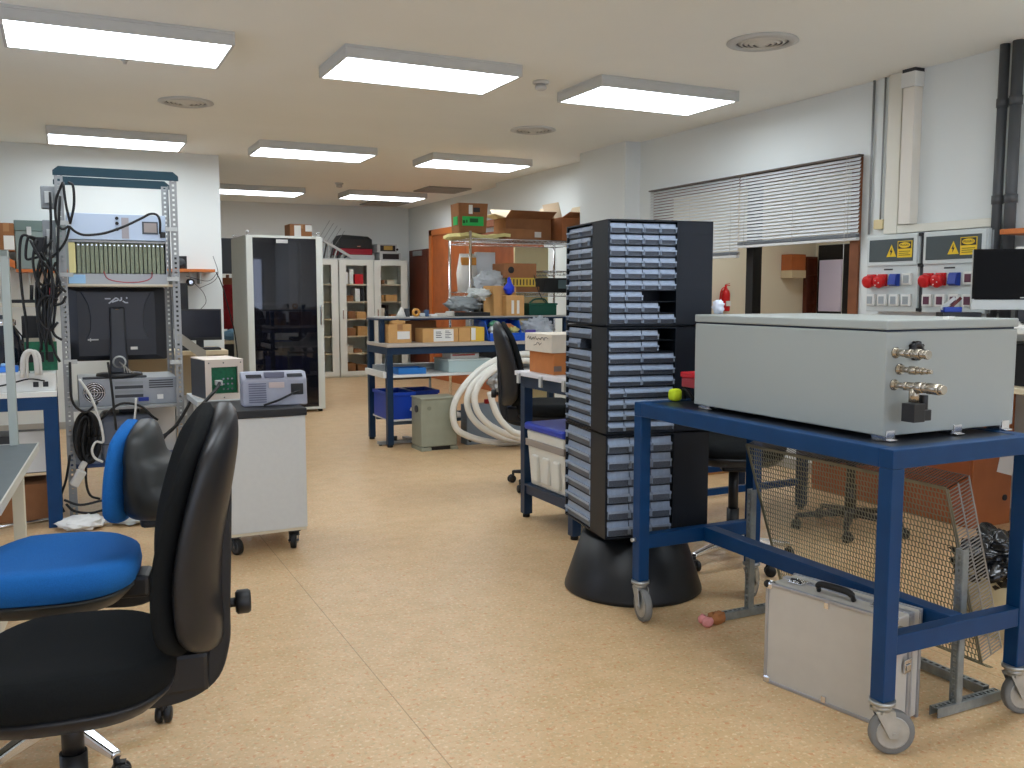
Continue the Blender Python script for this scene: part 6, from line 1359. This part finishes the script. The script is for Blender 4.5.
t = thing('black_box', 'low black box with blue stapler on the raised shelf below the right electrical panel', 'box', (4.545, 3.665, 1.1705), math.radians(-30)); t['label'] = 'low black box on the raised shelf below the right electrical panel'
MB().box(0, 0.22, 0, 0.10, 0, 0.075).done('body', BLACKP, t, 0.004)
t = thing('desk_organiser', 'blue holder with silver tools on the low black box below the right electrical panel', 'holder', (4.56, 3.665, 1.246), math.radians(-30))
MB().box(0, 0.10, 0, 0.06, 0, 0.03).done('holder', BLUS, t, 0.004); MB().obox((0.03, 0.03, 0.05), (0.10, 0.012, 0.018), (0, -0.7, 0)).done('silver_tool', LGREY, t); MB().obox((0.07, 0.03, 0.05), (0.09, 0.012, 0.016), (0, -0.8, 0)).done('dark_tool', mat('dark_red', s(96, 40, 40), 0.5), t)
for k in range(3): single('shelf_cable', 'loose cable on the raised shelf under the right hand monitor', 'cable', MB().tube([(4.60+0.05*k, 3.20-0.06*k, 1.178), (4.62, 3.28-0.05*k, 1.20), (4.66+0.03*k, 3.18, 1.185), (4.62, 3.05-0.06*k, 1.178)], 0.006, 6, 5), CABLE if k else CABLEW, group='cables under the right hand monitor')
single('papers', 'pale papers lying on the raised shelf under the right hand monitor', 'paper', MB().obox((4.62, 3.10, 1.177), (0.22, 0.30, 0.012), (0, 0, 0.2)), PAPER)
# cupboard below
CUP = mat('cupboard_brown', s(164, 96, 54), 0.5, var=0.1, scale=5)
t = thing('wooden_cupboard', 'orange brown wooden cupboard on the floor by the right wall, seen below the white enclosure', 'cupboard', (4.655, 3.50, 0))
MB().box(0, 0.34, 0, 1.25, 0.0, 0.80).done('carcass', CUP, t, 0.004); MB().box(-0.02, 0.0, 0.01, 0.62, 0.04, 0.78).done('door', mat('cupboard_door', s(150, 82, 46), 0.5, var=0.1, scale=5), t, 0.003); MB().box(-0.02, 0.0, 0.63, 1.24, 0.04, 0.78).done('door', mat('cupboard_door', s(150, 82, 46), 0.5, var=0.1, scale=5), t, 0.003)
MB().cyl((0.28, -0.008, 0.16), (0.28, 0.0, 0.16), 0.018, n=14).done('lock', BLACKP, t)
MB().obox((0.29, -0.004, 0.40), (0.14, 0.002, 0.20), (0, 0.25, 0)).done('taped_sheet', PAPER, t)
# bin with black liner
t = thing('waste_bin', 'cream waste bin with crumpled black liner behind the right leg of the blue table', 'bin', (3.35, 2.36, 0))
MB().lathe([(0.12, 0.0), (0.125, 0.005), (0.15, 0.26), (0.145, 0.265), (0.115, 0.02)], n=28, cap=False).cyl((0,0,0.002), (0,0,0.01), 0.12, n=28).done('bucket', mat('cream_bin', s(196, 180, 140), 0.5), t)
b = wrinkled((0, 0, 0.29), (0.17, 0.17, 0.10), 0.45, 2.6, 9); b.done('bin_liner', mat('black_film', s(16, 17, 20), 0.2, spec=0.7), t)

# ---------------------------------------------------------------- behind the window
t = thing('fire_extinguisher', 'red fire extinguisher hanging on the wall beyond the interior window', 'fire extinguisher', (7.66, 9.42, 1.13)); t.scale = (0.72, 0.72, 0.66)
MB().lathe([(0.06, 0.0), (0.075, 0.01), (0.078, 0.03), (0.078, 0.33), (0.06, 0.40), (0.03, 0.43), (0.03, 0.45)], n=24).done('cylinder', REDS, t)
MB().cyl((0,0,0.45), (0,0,0.49), 0.02, n=14).box(-0.015, 0.085, -0.012, 0.012, 0.49, 0.505).hexa([(-0.01,-0.01,0.505), (0.08,-0.01,0.53), (0.08,0.01,0.53), (-0.01,0.01,0.505), (-0.01,-0.01,0.515), (0.08,-0.01,0.54), (0.08,0.01,0.54), (-0.01,0.01,0.515)]).done('valve', REDS, t)
MB().tube([(-0.02, 0, 0.47), (-0.09, 0, 0.42), (-0.12, 0, 0.30), (-0.12, 0, 0.15)], 0.012, 8, 5).done('hose', REDS, t); MB().box(-0.05, 0.05, -0.085, -0.07, 0.10, 0.20).done('label_plate', PAPER, t, 0.002)
MB().box(-0.03, 0.03, 0.07, 0.10, 0.25, 0.40).done('wall_bracket', DGREY, t)
t = thing('wall_box', 'brown wooden box with pale lower edge on the wall beyond the interior window', 'wall box', (8.63, 9.29, 1.56)); MB().box(0, 0.24, 0, 0.2, 0.1, 0.31).done('box', WOOD, t, 0.004); MB().box(0, 0.24, -0.01, 0.2, 0, 0.1).done('pale_edge', mat('pale_tan', s(206, 186, 150), 0.6), t, 0.003)
struct('door_3', MB().box(9.215, 9.25, 8.88, 9.42, 0, 2.0), mat('black_frame', s(22, 20, 20), 0.5))
t = thing('dark_bookshelf', 'narrow dark shelf unit in the corner beyond the interior window', 'shelf unit', (9.03, 9.425, 0))
MB().box(0, 0.015, 0, 0.07, 0, 1.85).box(0.165, 0.18, 0, 0.07, 0, 1.85).box(0.015, 0.165, 0.055, 0.07, 0, 1.85).done('carcass', DWOOD, t)
for z in (0.3, 0.6, 0.9, 1.2, 1.4, 1.6, 1.83): MB().box(0.015, 0.165, 0, 0.055, z, z+0.02).done('shelf_board', DWOOD, t)
single('painted_bright_pane', 'door window pane with painted lilac light beyond the interior window at its right side', 'door panel', MB().box(9.18, 9.213, 8.97, 9.36, 1.12, 1.80), mat('painted_lilac_light', s(226, 216, 236), 0.4), 0.003)  # lilac light in the door's window, painted as an opaque pale colour
